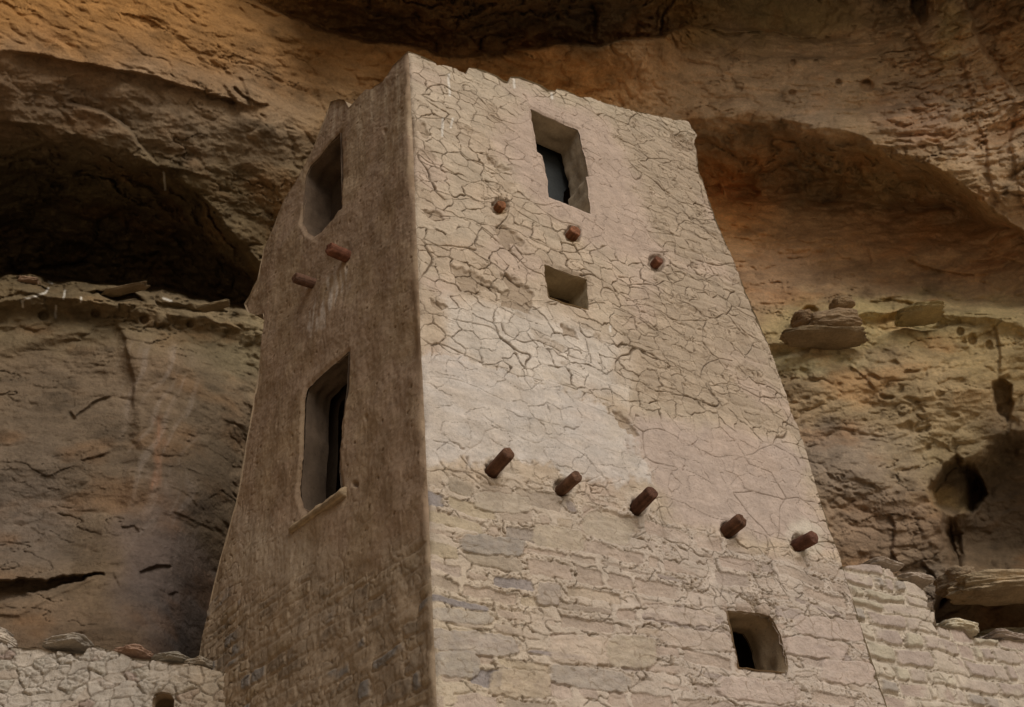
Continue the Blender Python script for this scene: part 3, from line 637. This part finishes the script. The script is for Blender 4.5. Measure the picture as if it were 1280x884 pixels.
    Mo *= (1+0.10*f2(u*7, z*7, 4, 105))[..., None]; Mo = mix(Mo, (.36, .27, .19), chm*(chc > 0.7)*0.45+pit*chm*0.5)
    Cm = mix(Mo, S, vis); 
    # a few particular stones that stand out
    for (cx, cy, rx, ry, an, c, hh) in [(616, 683, 40, 12, .08, (.255, .23, .20), .010), (590, 803, 58, 14, .12, (.35, .30, .255), .006), (738, 848, 50, 13, .14, (.33, .285, .24), .006), (762, 658, 31, 17, .30, (.42, .35, .26), -.012), (628, 628, 34, 12, .10, (.42, .35, .265), .0), (700, 672, 34, 14, .14, (.42, .345, .25), -.004),
                                        (570, 830, 30, 16, .1, (.34, .30, .25), .004), (650, 855, 38, 17, .05, (.43, .34, .235), .006), (730, 812, 44, 18, .05, (.50, .40, .31), .006), (790, 815, 30, 20, .1, (.40, .33, .24), .004), (686, 742, 15, 14, 0, (.36, .30, .25), .004), (575, 770, 42, 8, .12, (.38, .33, .27), .004), (600, 760+100, 0.1, .1, 0, (.3, .3, .3), 0),
                                        (912, 628, 32, 16, .15, (.47, .40, .33), .004), (1060, 840, 34, 15, .05, (.46, .36, .30), .008), (870, 800, 45, 12, .12, (.45, .36, .29), .004), (850, 770, 45, 10, .12, (.46, .37, .30), .004), (950, 862, 50, 14, .1, (.47, .37, .31), .006), (1040, 785, 45, 13, .12, (.46, .36, .30), .006), (1020, 750+60, 40, 12, .12, (.46, .36, .30), .006)]:
        dx = (px-cx)*math.cos(an)+(py-cy)*math.sin(an); dy = -(px-cx)*math.sin(an)+(py-cy)*math.cos(an)
        dx = dx+3*n2(px/9, py/9, 107); dy = dy+2.5*n2(px/9, py/9, 108)
        dx = dx+2*n2(px/4, py/4, 121); q = (np.abs(dx/rx)**4+np.abs(dy/ry)**4)**(1/4); mm = ss(1.06, 0.94, q)
        Cm = mix(Cm, (np.array(c)*.85+np.array((.42, .34, .265))*.15)*(1+0.16*f2(u*12, z*26, 4, 109))[..., None], mm*(.75+.25*n2(u*20, z*20, 122))); h_m = h_m*(1-mm)+mm*(hh+0.020*f2(u*1.1, z*1.3, 3, 31)+0.005*f2(u*12, z*20, 3, 110))-0.008*np.exp(-((q-1.08)/0.05)**2)
    Cm = mix(Cm, (.20, .145, .09), crm*0.75)
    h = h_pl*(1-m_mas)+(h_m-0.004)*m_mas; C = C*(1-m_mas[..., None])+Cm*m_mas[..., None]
    for cx, cy in ((627, 580), (711, 601), (805, 627), (1006, 672)):
        r = np.hypot(px-cx, py-cy); q = ss(30, 12, r+6*n2(px/12, py/12, 111)); C = mix(C, (.60, .53, .42), q*0.6*(cx > 900)+q*.15)
    for cx, cy in ((617, 587), (704, 609), (797, 635), (910, 663), (998, 679), (625, 258), (716, 293), (820, 329)):   # ragged sockets packed with mud
        r = np.hypot(px-cx, py-cy)+2.2*n2(px/5, py/5, 181); h = h+0.012*np.exp(-((r-15)/4.5)**2)-0.030*ss(12, 8, r); C = mix(C, (.17, .12, .08), ss(11.5, 8.5, r)*.7)
    for cx, cy in ((620, 592), (706, 612), (799, 638), (912, 664), (998, 682), (628, 262), (718, 298)):
        q = np.exp(-(((px-cx)/5)**2+((py-cy)/8)**2)); C = mix(C, (.46, .30, .13), q*.6)
    return h, C
TOWER = empty('stone_tower', Vector(CORN+dF*1.7+dS*1.1), 'tall square ruined tower of cracked tan plaster over stone masonry, pressed under the cliff overhang', 'tower')
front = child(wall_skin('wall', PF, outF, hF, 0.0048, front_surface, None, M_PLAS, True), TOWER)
front['label'] = 'pale plastered front wall with cracked mud and coursed stones'

# ------------------------------------------------------------------ the tower: side wall
side_px = [(491.5, 82), (484, 95), (478.6, 102), (470, 107), (463.6, 112), (458, 112), (452, 118), (441, 130), (436, 135), (432, 127), (425, 124), (414, 127), (405.5, 149), (395, 178), (382, 205), (369, 228), (356, 248), (343, 282), (330, 312), (322, 350), (312, 370), (305, 381), (310, 390), (318, 394), (329, 392), (331, 400), (327, 440), (324, 462), (316, 510), (308, 556), (302, 595), (295, 630), (284, 670), (271.5, 714), (264, 748), (258, 777), (252, 805), (248, 829), (240, 884), (236, 920)]
TS = PS.uz(side_px)
outS = [(0.0, 0.0), (0.0, z_top)]+[tuple(p) for p in jitter(TS, 0.08, 0.010, 8, False)]+[tuple(TS[-1]), (TS[-1, 0]+0.1, 0.0)]
SW1 = [(424, 165), (410, 180), (398, 196), (387, 207), (382, 218), (379, 250), (377.5, 278), (384, 290), (392, 297), (405, 284), (416, 272), (425.5, 259), (425, 230), (424.5, 200)]
SW2 = [(434, 440), (420, 452), (400, 470), (385, 486), (382, 500), (379, 560), (375, 610), (378, 634), (388, 640), (405, 627), (419, 616), (424, 609), (422, 580), (426, 540), (428, 512), (432, 480)]
hS = [jitter(PS.uz(W_), 0.03, 0.006, 30+i) for i, W_ in enumerate((SW1, SW2))]
def side_surface(u, z, px, py):
    h = 0.025*f2(u*1.0, z*1.1, 3, 131)+0.009*f2(u*5, z*5, 4, 132)+0.0025*f2(u*30, z*22, 3, 133)
    m_mas = ss(-24, 30, py-np.interp(px, [240, 320, 420, 540], [745, 740, 715, 655])+26*f2(px/50, py/40, 3, 134))
    g1, c1, e1, _, _ = crackset(u, z, 0.42, 141, 0.7, 0.30, 0.006, 0.6); g2, c2, _, _, _ = crackset(u, z, 0.12, 145, 0.7, 0.45, 0.004, 0.55)
    edge = ss(345, 290, px)*ss(450, 560, py)
    cr = np.maximum(g1*0.2, g2*np.clip(edge*.6+m_mas*0.25, 0, 1))
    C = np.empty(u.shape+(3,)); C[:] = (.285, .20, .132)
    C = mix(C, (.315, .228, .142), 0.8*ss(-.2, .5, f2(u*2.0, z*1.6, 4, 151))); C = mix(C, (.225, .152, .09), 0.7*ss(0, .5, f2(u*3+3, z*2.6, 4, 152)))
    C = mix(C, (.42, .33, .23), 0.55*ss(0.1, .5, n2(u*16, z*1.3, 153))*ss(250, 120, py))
    C = mix(C, (.36, .29, .21), 0.6*soft(px, py, [(300, 640), (420, 690), (400, 740), (280, 740)], 25))
    wp = soft(px+8*n2(px/9, py/9, 154), py+8*n2(px/9, py/9, 155), [(430, 330), (436, 345), (420, 385), (392, 420), (384, 405), (400, 370)], 7)*ss(-.3, .3, n2(u*20, z*3, 156))
    C = mix(C, (.52, .45, .38), wp*0.75)
    C = mix(C, (.34, .26, .18), 0.15*np.exp(-(u/0.02)**2)*(1+n2(z*5, z*0, 170)))
    st = ss(.3, .7, f2(u*14, z*4, 3, 157))*0.12; C = mix(C, (.40, .31, .21), st)
    sp = ss(.62, .70, n2(u*22, z*22, 158)); h -= 0.010*sp; C = mix(C, (.14, .09, .05), sp*.5)
    h -= 0.018*cr; C = mix(C, (.12, .08, .05), cr*.7)  # crack darkening mixes dirt and painted shade
    for (cx, cy, dp) in ((440, 604, .03), (456, 521, .02), (425, 258+1, .02), (480, 163, .02), (443, 605, .02)):
        r = np.hypot((px-cx)/3.0, (py-cy)/4.0); h -= dp*ss(1.2, .5, r)
    rs, hs, cs, tz = stones(u, z, 0.10, 0.24, 13)
    ins = ss(0.006, 0.022, rs); cover = ss(-.05, .4, f2(u*2.8, z*3, 4, 161)+.25)*.9; vis = ins*(1-cover)
    h_m = h+vis*((hs-.5)*.010+.004*f2(u*9+hs*40, z*12, 3, 162))-(1-ins)*.004-0.014*cr-0.009*np.exp(-((rs-.004)/.004)**2)*(hs > .3)*(1-cover)+0.003*f2(u*8, z*8, 4, 165)
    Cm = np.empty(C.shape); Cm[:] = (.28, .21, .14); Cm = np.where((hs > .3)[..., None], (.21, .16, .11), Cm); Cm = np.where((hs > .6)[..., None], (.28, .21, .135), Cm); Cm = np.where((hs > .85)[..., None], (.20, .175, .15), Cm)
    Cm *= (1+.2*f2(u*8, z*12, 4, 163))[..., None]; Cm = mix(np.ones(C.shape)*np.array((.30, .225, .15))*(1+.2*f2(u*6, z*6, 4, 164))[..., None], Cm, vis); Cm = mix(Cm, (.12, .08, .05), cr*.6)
    return h*(1-m_mas)+h_m*m_mas, C*(1-m_mas[..., None])+Cm*m_mas[..., None]
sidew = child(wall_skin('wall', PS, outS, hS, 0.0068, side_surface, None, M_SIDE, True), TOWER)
sidew['label'] = 'shaded brown mud-plastered side wall'

# openings
TH = 0.30
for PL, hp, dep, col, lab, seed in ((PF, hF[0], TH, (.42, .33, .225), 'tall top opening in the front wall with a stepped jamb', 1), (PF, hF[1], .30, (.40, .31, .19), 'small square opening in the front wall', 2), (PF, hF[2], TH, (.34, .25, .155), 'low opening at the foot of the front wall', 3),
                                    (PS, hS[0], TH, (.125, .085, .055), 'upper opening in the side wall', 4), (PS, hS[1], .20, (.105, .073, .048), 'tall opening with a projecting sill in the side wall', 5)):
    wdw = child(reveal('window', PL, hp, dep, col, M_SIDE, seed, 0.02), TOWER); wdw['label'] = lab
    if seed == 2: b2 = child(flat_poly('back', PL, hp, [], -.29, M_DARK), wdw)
    if seed == 5:
        # projecting mud sill
        q = PS.uz([(388, 640), (430, 610), (431, 622), (364, 669), (366, 660)]); sill_parent = wdw
# sill as a rounded, slightly sagging bar of mud
def bar(name, A, B, r, mat, col, seed, up_=(0, 0, 1), sq=1.0, segs=30, rough=.1, cap=True, rad2=None):
    A = np.array(A, float); B = np.array(B, float); ax_ = unit(B-A); s1 = unit(np.cross(ax_, up_)); s2 = np.cross(s1, ax_)
    L = np.linalg.norm(B-A); n = 28; V = []; ks = segs
    prof = [(0, 0.02), (0, .55), (0, .86), (.02, .97)]+[(t, 1) for t in np.linspace(.06, .94, ks)]+[(.98, .97), (1, .86), (1, .55), (1, .02)] if cap else [(t, 1) for t in np.linspace(0, 1, ks)]
    th = np.linspace(0, 2*np.pi, n, endpoint=False)
    for t, k in prof:
        rr = r+(0 if rad2 is None else (rad2-r)*t)
        c = A+(B-A)*t
        v = c+rr*k*(np.cos(th)[:, None]*s1+np.sin(th)[:, None]*s2*sq)
        d = rough*rr*k*(f3(v, (r*1.4, r*1.4, r*1.4), 3, seed)+0.35*np.round(np.sin(th*3+seed))+(.55*n2(th*3.1, th*0+seed, seed) if mat is M_WOOD else 0))[:, None]*(np.cos(th)[:, None]*s1+np.sin(th)[:, None]*s2)
        if mat is M_WOOD and t > .5: d = d+ax_*(0.012*n3(v[:, 0]/.03, v[:, 1]/.03, v[:, 2]/.03, seed))[:, None]
        V.append(v+d)
    V = np.array(V); i = np.arange(n*len(prof)).reshape(len(prof), n)
    F = np.stack([i[:-1], i[1:], np.roll(i, -1, 1)[1:], np.roll(i, -1, 1)[:-1]], -1).reshape(-1, 4)
    C = np.empty(V.shape); C[:] = col; st_ = np.broadcast_to(th*2.2+seed, V.shape[:2]); C *= (1+.45*n2(st_*2.5, V[..., 2]*3, seed)+.25*f3(V, (r, r, r), 3, seed))[..., None]
    return mesh(name, V, F, mat, C)
sa, sb = PS.uz([(366, 663), (432, 615)]); 
sil = bar('sill', PS.at(sa[0], sa[1], -.015), PS.at(sb[0], sb[1], -.015), 0.055, M_SIDE, (.31, .225, .135), 3, sq=.75, rough=.18)
child(sil, sill_parent)

# beams: (plane, foot px, tip px or stub length, diameter m)
def beam(PL, p, length, dia, col, seed, tilt=(0, 0)):
    u, z = PL.uz([p])[0]
    A = PL.at(u, z, -.12); B = PL.at(u+tilt[0], z+tilt[1], length)
    return child(bar('beam', A, B, dia/2, M_WOOD, col, seed, rough=.07, segs=16, rad2=dia/2*0.97), TOWER)
DW = (.115, .058, .034)
for i, (p, l, d, c) in enumerate([((617, 587), .20, .088, DW), ((704, 609), .16, .080, (.13, .07, .042)), ((797, 635), .19, .095, (.10, .048, .03)), ((910, 663), .13, .102, (.11, .055, .032)), ((998, 679), .14, .10, (.12, .055, .036)),
                                  ((625, 258), .03, .085, (.24, .105, .05)), ((716, 293), .05, .105, (.20, .085, .045)), ((820, 329), .05, .085, (.17, .075, .045)),
                                  ((433, 319), .17, .11, (.15, .062, .036)), ((392, 352), .17, .095, (.13, .07, .045))]):
    tl = [(0, 0), (.01, -.01), (-.01, 0.01), (.03, .02), (.02, -.02), (0, 0), (0, 0), (0, 0), (0.0, -.03), (0.02, -.04)][i]
    b_ = beam(PF if i < 8 else PS, p, l, d, c, i+3, tl)
# thickness of the walls, hidden sides, roof slab added to darken the inside
W_F, W_S = 3.38, 2.42
inF = [(0.25, 0.0), (0.25, z_top-.25), (1.7, z_top-.1), (3.0, z_top+.3), (3.1, 0.0)]
inS = [(0.25, 0.0), (0.25, z_top-.25), (.95, z_top-.2), (2.0, 8.1), (2.1, 0.0)]
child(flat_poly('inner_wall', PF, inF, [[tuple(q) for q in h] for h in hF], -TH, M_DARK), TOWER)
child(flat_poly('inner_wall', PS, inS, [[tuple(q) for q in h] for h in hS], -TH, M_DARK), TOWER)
def rim(name, PL, line, depth, col, mat, seed):
    p = np.array(line); n = len(p); ks = 8; V = []
    for k in range(ks+1):
        t = k/ks; z = p[:, 1]+.03*f2(p[:, 0]*6, np.full(n, t*3+seed), 3, seed)*min(1, t*4)+.01*np.sin(t*np.pi)
        V.append(PL.at(p[:, 0], z, np.full(n, .004-depth*t)))
    V = np.array(V); i = np.arange(n*(ks+1)).reshape(ks+1, n)
    F = np.stack([i[:-1, :-1], i[:-1, 1:], i[1:, 1:], i[1:, :-1]], -1).reshape(-1, 4)
    C = np.empty(V.shape); C[:] = col; C *= (1+.2*f3(V, (.3, .3, .2), 4, seed))[..., None]
    return mesh(name, V, F, mat, C)
child(rim('wall_top', PF, outF[1:-1], .36, (.42, .35, .24), M_PLAS, 3), TOWER)
child(rim('wall_top', PS, outS[1:-1], .36, (.30, .22, .14), M_SIDE, 4), TOWER)
# far walls, closing the room
Cn = np.array(CORN); pA = Cn+dF*W_F-nF*.3; pB = Cn+dS*W_S-nS*.3; pC = Cn+dF*2.6+dS*2.6
def plain_wall(a, b, h0, h1, th=.3):
    a = np.array(a); b = np.array(b); n = np.cross(unit(b-a), [0, 0, 1.0]); k = 24; m_ = 60; V = []
    s = np.linspace(0, 1, k)
    for side_, sg in ((0, 1), (1, -1)):
        for j in range(m_):
            zz = (h0+(h1-h0)*s)*j/(m_-1); p = a+(b-a)*s[:, None]+n*(sg*th/2); p = p.copy(); p[:, 2] = zz
            p += n*(.02*f3(p, (.4, .4, .3), 3, 9+side_))[:, None]; V.append(p)
    V = np.array(V).reshape(2, m_, k, 3); i = np.arange(2*m_*k).reshape(2, m_, k); F = []
    F.append(np.stack([i[0, :-1, :-1], i[0, :-1, 1:], i[0, 1:, 1:], i[0, 1:, :-1]], -1).reshape(-1, 4))
    F.append(np.stack([i[1, :-1, 1:], i[1, :-1, :-1], i[1, 1:, :-1], i[1, 1:, 1:]], -1).reshape(-1, 4))
    F.append(np.stack([i[0, -1, :-1], i[0, -1, 1:], i[1, -1, 1:], i[1, -1, :-1]], -1).reshape(-1, 4))
    return mesh('far_wall', V, np.concatenate(F), M_DARK)
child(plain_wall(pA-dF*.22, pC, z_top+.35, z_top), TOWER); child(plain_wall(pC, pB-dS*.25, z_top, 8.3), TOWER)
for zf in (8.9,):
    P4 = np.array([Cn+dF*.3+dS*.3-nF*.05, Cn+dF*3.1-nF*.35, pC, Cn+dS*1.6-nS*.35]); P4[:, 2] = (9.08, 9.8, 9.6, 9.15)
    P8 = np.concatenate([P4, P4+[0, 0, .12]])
    child(mesh('added_roof', P8, np.array([[3, 2, 1, 0], [4, 5, 6, 7], [0, 1, 5, 4], [1, 2, 6, 5], [2, 3, 7, 6], [3, 0, 4, 7]]), M_DARK, None, False), TOWER)  # unseen slab added to keep daylight out of the room

# grey slab leaning inside the top opening
def slab_from(PL, pts, off, th, mat, name, seed):
    q = PL.uz(pts, off); q = jitter(q, .05, .004, seed); n = len(q)
    A = PL.at(q[:, 0], q[:, 1], np.full(n, off)); B = PL.at(q[:, 0], q[:, 1], np.full(n, off-th)); c = q.mean(0)
    V = np.concatenate([A, B, PL.at(c[:1], c[1:], np.array([off+.006])), PL.at(c[:1], c[1:], np.array([off-th]))]); F = []
    for i in range(n):
        j = (i+1) % n; F += [[i, j, 2*n], [n+j, n+i, 2*n+1], [i, n+i, n+j], [i, n+j, j]]
    return mesh(name, V, np.array(F), mat, None, False)
sl2 = slab_from(PF, [(664, 168), (692, 189), (704, 209), (714, 231), (705, 240), (704, 262), (676, 262), (672, 190)], -.38, .04, M_SLATE, 'stone_slab', 4)
tag(sl2, 'smooth blue-grey slab leaning inside the top opening of the tower', 'slab')

# ------------------------------------------------------------------ right stub wall
stub_px = [(1049, 709), (1060, 708), (1076, 706), (1094, 708), (1112, 712), (1118, 720), (1130, 724), (1146, 731), (1155, 738), (1160, 748), (1160, 757), (1168, 764), (1170, 782), (1178, 784), (1206, 787), (1214, 797), (1236, 800), (1262, 799), (1284, 802), (1330, 806), (1400, 815), (1500, 825)]
PB = Plane(CORN-nF*.008, dF, nF, LEAN); TB = PB.uz(stub_px); outB = [(TB[0, 0]-.02, 0.0)]+[tuple(p) for p in jitter(TB, .05, .010, 14, False)]+[tuple(TB[-1]), (TB[-1, 0], 0.0)]
PB = Plane(CORN-nF*.008, dF, nF, LEAN)
def stub_surface(u, z, px, py):
    rs, hs, cs, tz = stones(u, z, 0.115, 0.27, 23)
    ins = ss(.004+.012*hs, .018+.014*hs, rs); cover = ss(-.05, .5, f2(u*2.3, z*2.9, 4, 191))*.85; vis = ins*(1-cover)
    ch, chc, _, cbx, cby = voro(u/.034+.3*n2(u*30, z*30, 195), z/.024+.3*n2(u*30, z*30, 196), 14)
    chm = (1-ins)*ss(-.3, .2, n2(u*3, z*4, 197)); pit = ss(.3, .14, np.hypot(cbx, cby))*(chc > .5)
    g1, c1, e1, _, _ = crackset(u, z, .13, 201, .8, .5, .0045, .5)
    h = .02*f2(u*1.2, z*1.5, 3, 31)+.0018*f2(u*40, z*40, 3, 199)+vis*((hs-.5)*.03+.006*f2(u*7+hs*50, z*9, 3, 198))-(1-ins)*.008+(1-ins)*.006*ss(.05, .35, ch)*chm-.014*pit*chm-.02*g1*(1-vis*.9)-.016*np.exp(-((rs-.006)/.007)**2)*(hs > .3)
    S = np.empty(u.shape+(3,)); S[:] = (.41, .32, .26)
    for t, c in ((.25, (.45, .37, .30)), (.5, (.41, .33, .275)), (.72, (.46, .40, .30)), (.88, (.36, .31, .26))): S = np.where((hs > t)[..., None], np.array(c), S)
    S *= (1+.14*f2(u*6+hs*9, z*12, 4, 203))[..., None]
    M_ = np.ones(S.shape)*np.array((.52, .44, .345))*(1+.10*f2(u*7, z*7, 4, 205))[..., None]; M_ = mix(M_, (.36, .27, .19), pit*chm*.6)
    C = mix(M_, S, vis); C = mix(C, (.20, .145, .09), g1*(1-vis*.9)*.7)
    return h, C
STUB = empty('masonry_wall', Vector(PB.at(4.3, 0.0)), 'low stepped pinkish masonry wall joined to the right side of the tower', 'wall')
child(wall_skin('wall', PB, outB, [], 0.0058, stub_surface, None, M_PLAS), STUB)
child(rim('wall_top', PB, outB[1:-1], .40, (.42, .35, .27), M_PLAS, 6), STUB)

# ------------------------------------------------------------------ rocks
def ico(n=4):
    import bmesh
    bm = bmesh.new(); bmesh.ops.create_icosphere(bm, subdivisions=n, radius=1.0); bm.verts.ensure_lookup_table()
    V = np.array([v.co[:] for v in bm.verts]); F = np.array([[v.index for v in f.verts] for f in bm.faces]); bm.free(); return V, F
ICO = ico(6); ICOS = ico(5)
def rock(name, c, size, rot, seed, col, label=None, cat=None, box=.6, rough=.16, mat=None, fine=True, tilt=0.0, group=None):
    V, F = (ICO if fine else ICOS); V = V.copy()
    p = 2+box*6; nn = (np.abs(V)**p).sum(1)**(1/p); V = V/nn[:, None]
    n = f3(V+seed*3.3, (.9, .9, .9), 5, seed, .5); q = f3(V+seed, (.8, .8, .35), 4, seed+5)*4; qs = np.floor(q)+ss(.38, .62, q-np.floor(q))
    V = V*(1+rough*n+.035*qs)[:, None]
    V = V*np.array(size)/2; cz, sz = math.cos(rot), math.sin(rot); ct, st = math.cos(tilt), math.sin(tilt)
    V = V @ np.array([[1, 0, 0], [0, ct, -st], [0, st, ct]]).T @ np.array([[cz, -sz, 0], [sz, cz, 0], [0, 0, 1]]).T
    C = np.empty(V.shape); C[:] = col; C *= (1+.25*f3(V+seed, (.3, .3, .12), 4, seed))[:, None]
    o = mesh(name, V, F, mat or M_LOOSE, C); o.location = Vector(c)
    if label: tag(o, label, cat, group)
    return o
def on(px, py, hd): hd = hd*float(turn(px)); r = rays(px, py); return CAM+r*hd/math.hypot(r[0], r[1])
BR = (.33, .235, .14)
rk = rock('boulder', on(1030, 421, 8.85), (1.0, .36, .11), .15, 3, (.30, .22, .13), 'wide flat sandstone slab jutting from the right ledge, dark underneath', 'rock', box=.15, rough=.24)
rk2 = rock('boulder', on(1042, 404, 8.95), (.62, .36, .24), .1, 8, (.38, .27, .165), 'rounded sandstone block resting on the wide flat slab of the right ledge', 'rock', box=.3)
rk3 = rock('boulder', on(1052, 381, 8.95), (.28, .25, .13), .3, 11, (.37, .26, .15), 'small rounded stone topping the pile on the right ledge', 'rock', box=.2)
rk4 = rock('boulder', on(1003, 401, 9.0), (.20, .3, .2), .4, 14, (.33, .22, .125), 'small brown stone left of the block on the right ledge', 'rock', box=.2)
rock('boulder', on(1150, 393, 8.8), (.55, .4, .10), -.1, 17, (.40, .31, .15), 'thin yellowish slab lying along the lip of the right ledge', 'rock', box=.3, rough=.2)
rock('boulder', on(1262, 735, 8.1), (1.15, .5, .20), .1, 21, (.46, .35, .22), 'large pale sandstone boulder at the lower right edge above the stub wall', 'rock', box=.25, rough=.2)
rock('boulder', on(1196, 728, 8.35), (.30, .4, .22), .5, 24, (.30, .22, .14), 'narrow brown rock wedged left of the large lower boulder', 'rock', box=.3, rough=.2)
rock('boulder', on(1250, 800, 8.5), (.6, .4, .14), .1, 26, (.22, .17, .10), 'dark rock in the hollow beneath the large lower boulder', 'rock', box=.3, rough=.22)
rock('boulder', on(36, 352, 7.95), (.22, .14, .06), .2, 31, (.26, .17, .11), 'small reddish slab at the far left end of the left ledge', 'rock', box=.4, rough=.2, fine=False)
rock('boulder', on(158, 362, 7.85), (.50, .14, .035), -.15, 33, (.27, .20, .12), 'long thin slab overhanging the gap on the left ledge', 'rock', box=.4, rough=.2, fine=False, tilt=.1)
rock('boulder', on(268, 383, 8.05), (.36, .12, .04), -.2, 36, (.25, .19, .11), 'flat thin slab on the left ledge nearest the tower', 'rock', box=.4, rough=.2, fine=False)

# ------------------------------------------------------------------ left low wall
q0 = PS.uz([(270, 850)])[0]; O2 = PS.at(q0[0]-.10, 0.0, -.02)
hd_ = math.radians(-97.0); d2 = np.array([math.sin(hd_), math.cos(hd_), 0.0]); n2_ = np.cross([0, 0, 1.0], d2)
PW = Plane(O2, d2, n2_)
lw_px = [(285, 842), (268, 838), (252, 834), (236, 829), (215, 829), (200, 826), (190, 825), (165, 822), (150, 818), (140, 812), (122, 806), (112, 808), (104, 818), (86, 816), (64, 814), (40, 811), (11, 809), (10, 804), (0, 801), (-30, 797), (-90, 790), (-200, 780)]
TL = PW.uz(lw_px); outL = [(-.1, 0.0), (-.1, TL[0, 1])]+[tuple(p) for p in jitter(TL, .05, .010, 44, False)]+[tuple(TL[-1]), (TL[-1, 0], 0.0)]
hole = jitter(PW.uz([(190, 904), (189.5, 873), (194, 867), (203, 864), (212, 866.5), (217, 874), (217, 904)]), .03, .004, 47)
def rubble(u, z, px, py):
    x = u/.115+.3*f2(u*6, z*6, 3, 211); y = z/.072+.3*f2(u*6+9, z*6, 3, 212)
    e, hc, eh, bx, by = voro(x, y, 15); e = e*.09
    e2, h2, _, cx, cy = voro(u/.06+.3*n2(u*18, z*18, 213), z/.04, 16)
    ins = ss(.002, .016, e); small = hc > .62
    h = .02*f2(u*1.3, z*1.5, 3, 214)+ins*((hc-.5)*.020+.006*f2(u*9, z*12, 3, 215))-.003*(1-ins)+.0022*f2(u*36, z*36, 3, 216)-.015*np.exp(-(e/.0035)**2)*(eh > .45)
    h -= small*.012*ss(.12, .0, e2)
    g1, _, _, _, _ = crackset(u, z, .11, 217, .8, .4, .004, .5); h -= .014*g1
    C = np.empty(u.shape+(3,)); C[:] = (.42, .36, .29)
    for t, c in ((.3, (.39, .32, .25)), (.5, (.45, .39, .32)), (.75, (.34, .26, .21)), (.88, (.40, .35, .28))): C = np.where((hc > t)[..., None], np.array(c), C)
    C = mix(C, (.42, .365, .30), ss(.3, -.1, f2(u*2.5, z*3, 4, 218))*.8)
    C = mix(C, (.36, .27, .17), ss(.75, .1, u)*.6)
    C *= (1+.14*f2(u*10, z*14, 4, 219))[..., None]; C = mix(C, (.20, .15, .1), np.exp(-(e/.004)**2)*(eh > .3)*.6)
    return h, C
LOW = empty('masonry_wall', Vector(PW.at(1.2, 0.0)), 'low pale rubble wall with a small arched hole, left of the tower foot', 'wall')
child(wall_skin('wall', PW, outL, [hole], 0.0065, rubble, None, M_PLAS), LOW)
child(rim('wall_top', PW, outL[1:-1], .40, (.42, .36, .29), M_PLAS, 9), LOW)
ho = child(reveal('window', PW, hole, .30, (.34, .25, .16), M_SIDE, 9, .05), LOW)
child(flat_poly('back', PW, [tuple(q) for q in hole], [], -.29, M_DARK), ho)
for (px, py, sz, rt, sd_, c) in ((88, 808, (.28, .3, .07), .05, 51, (.36, .31, .25)), (168, 819, (.20, .25, .06), 0, 52, (.30, .19, .13)), (216, 827, (.22, .25, .05), -.05, 53, (.34, .30, .24)), (-20, 795, (.3, .3, .08), 0, 54, (.42, .35, .28)), (3, 802, (.12, .2, .06), 0, 55, (.46, .39, .31)), (250, 832, (.16, .2, .06), -.1, 56, (.33, .27, .2))):
    uu, zz = PW.uz([(px, py)], -.12)[0]
    child(rock('capstone', PW.at(uu, zz, -.12), sz, rt-math.radians(12), sd_, c, box=.5, rough=.12, fine=False), LOW)
for (px, py, sz, sd_, c) in ((1095, 712, (.3, .3, .05), 61, (.44, .36, .29)), (1190, 789, (.34, .3, .09), 62, (.50, .43, .31)), (1135, 730, (.3, .3, .06), 63, (.42, .34, .27)), (1250, 802, (.4, .3, .06), 64, (.42, .34, .28))):
    uu, zz = PB.uz([(px, py)], -.14)[0]
    child(rock('capstone', PB.at(uu, zz, -.14), sz, math.atan2(dF[1], dF[0]), sd_, c, box=.5, rough=.12, fine=False), STUB)
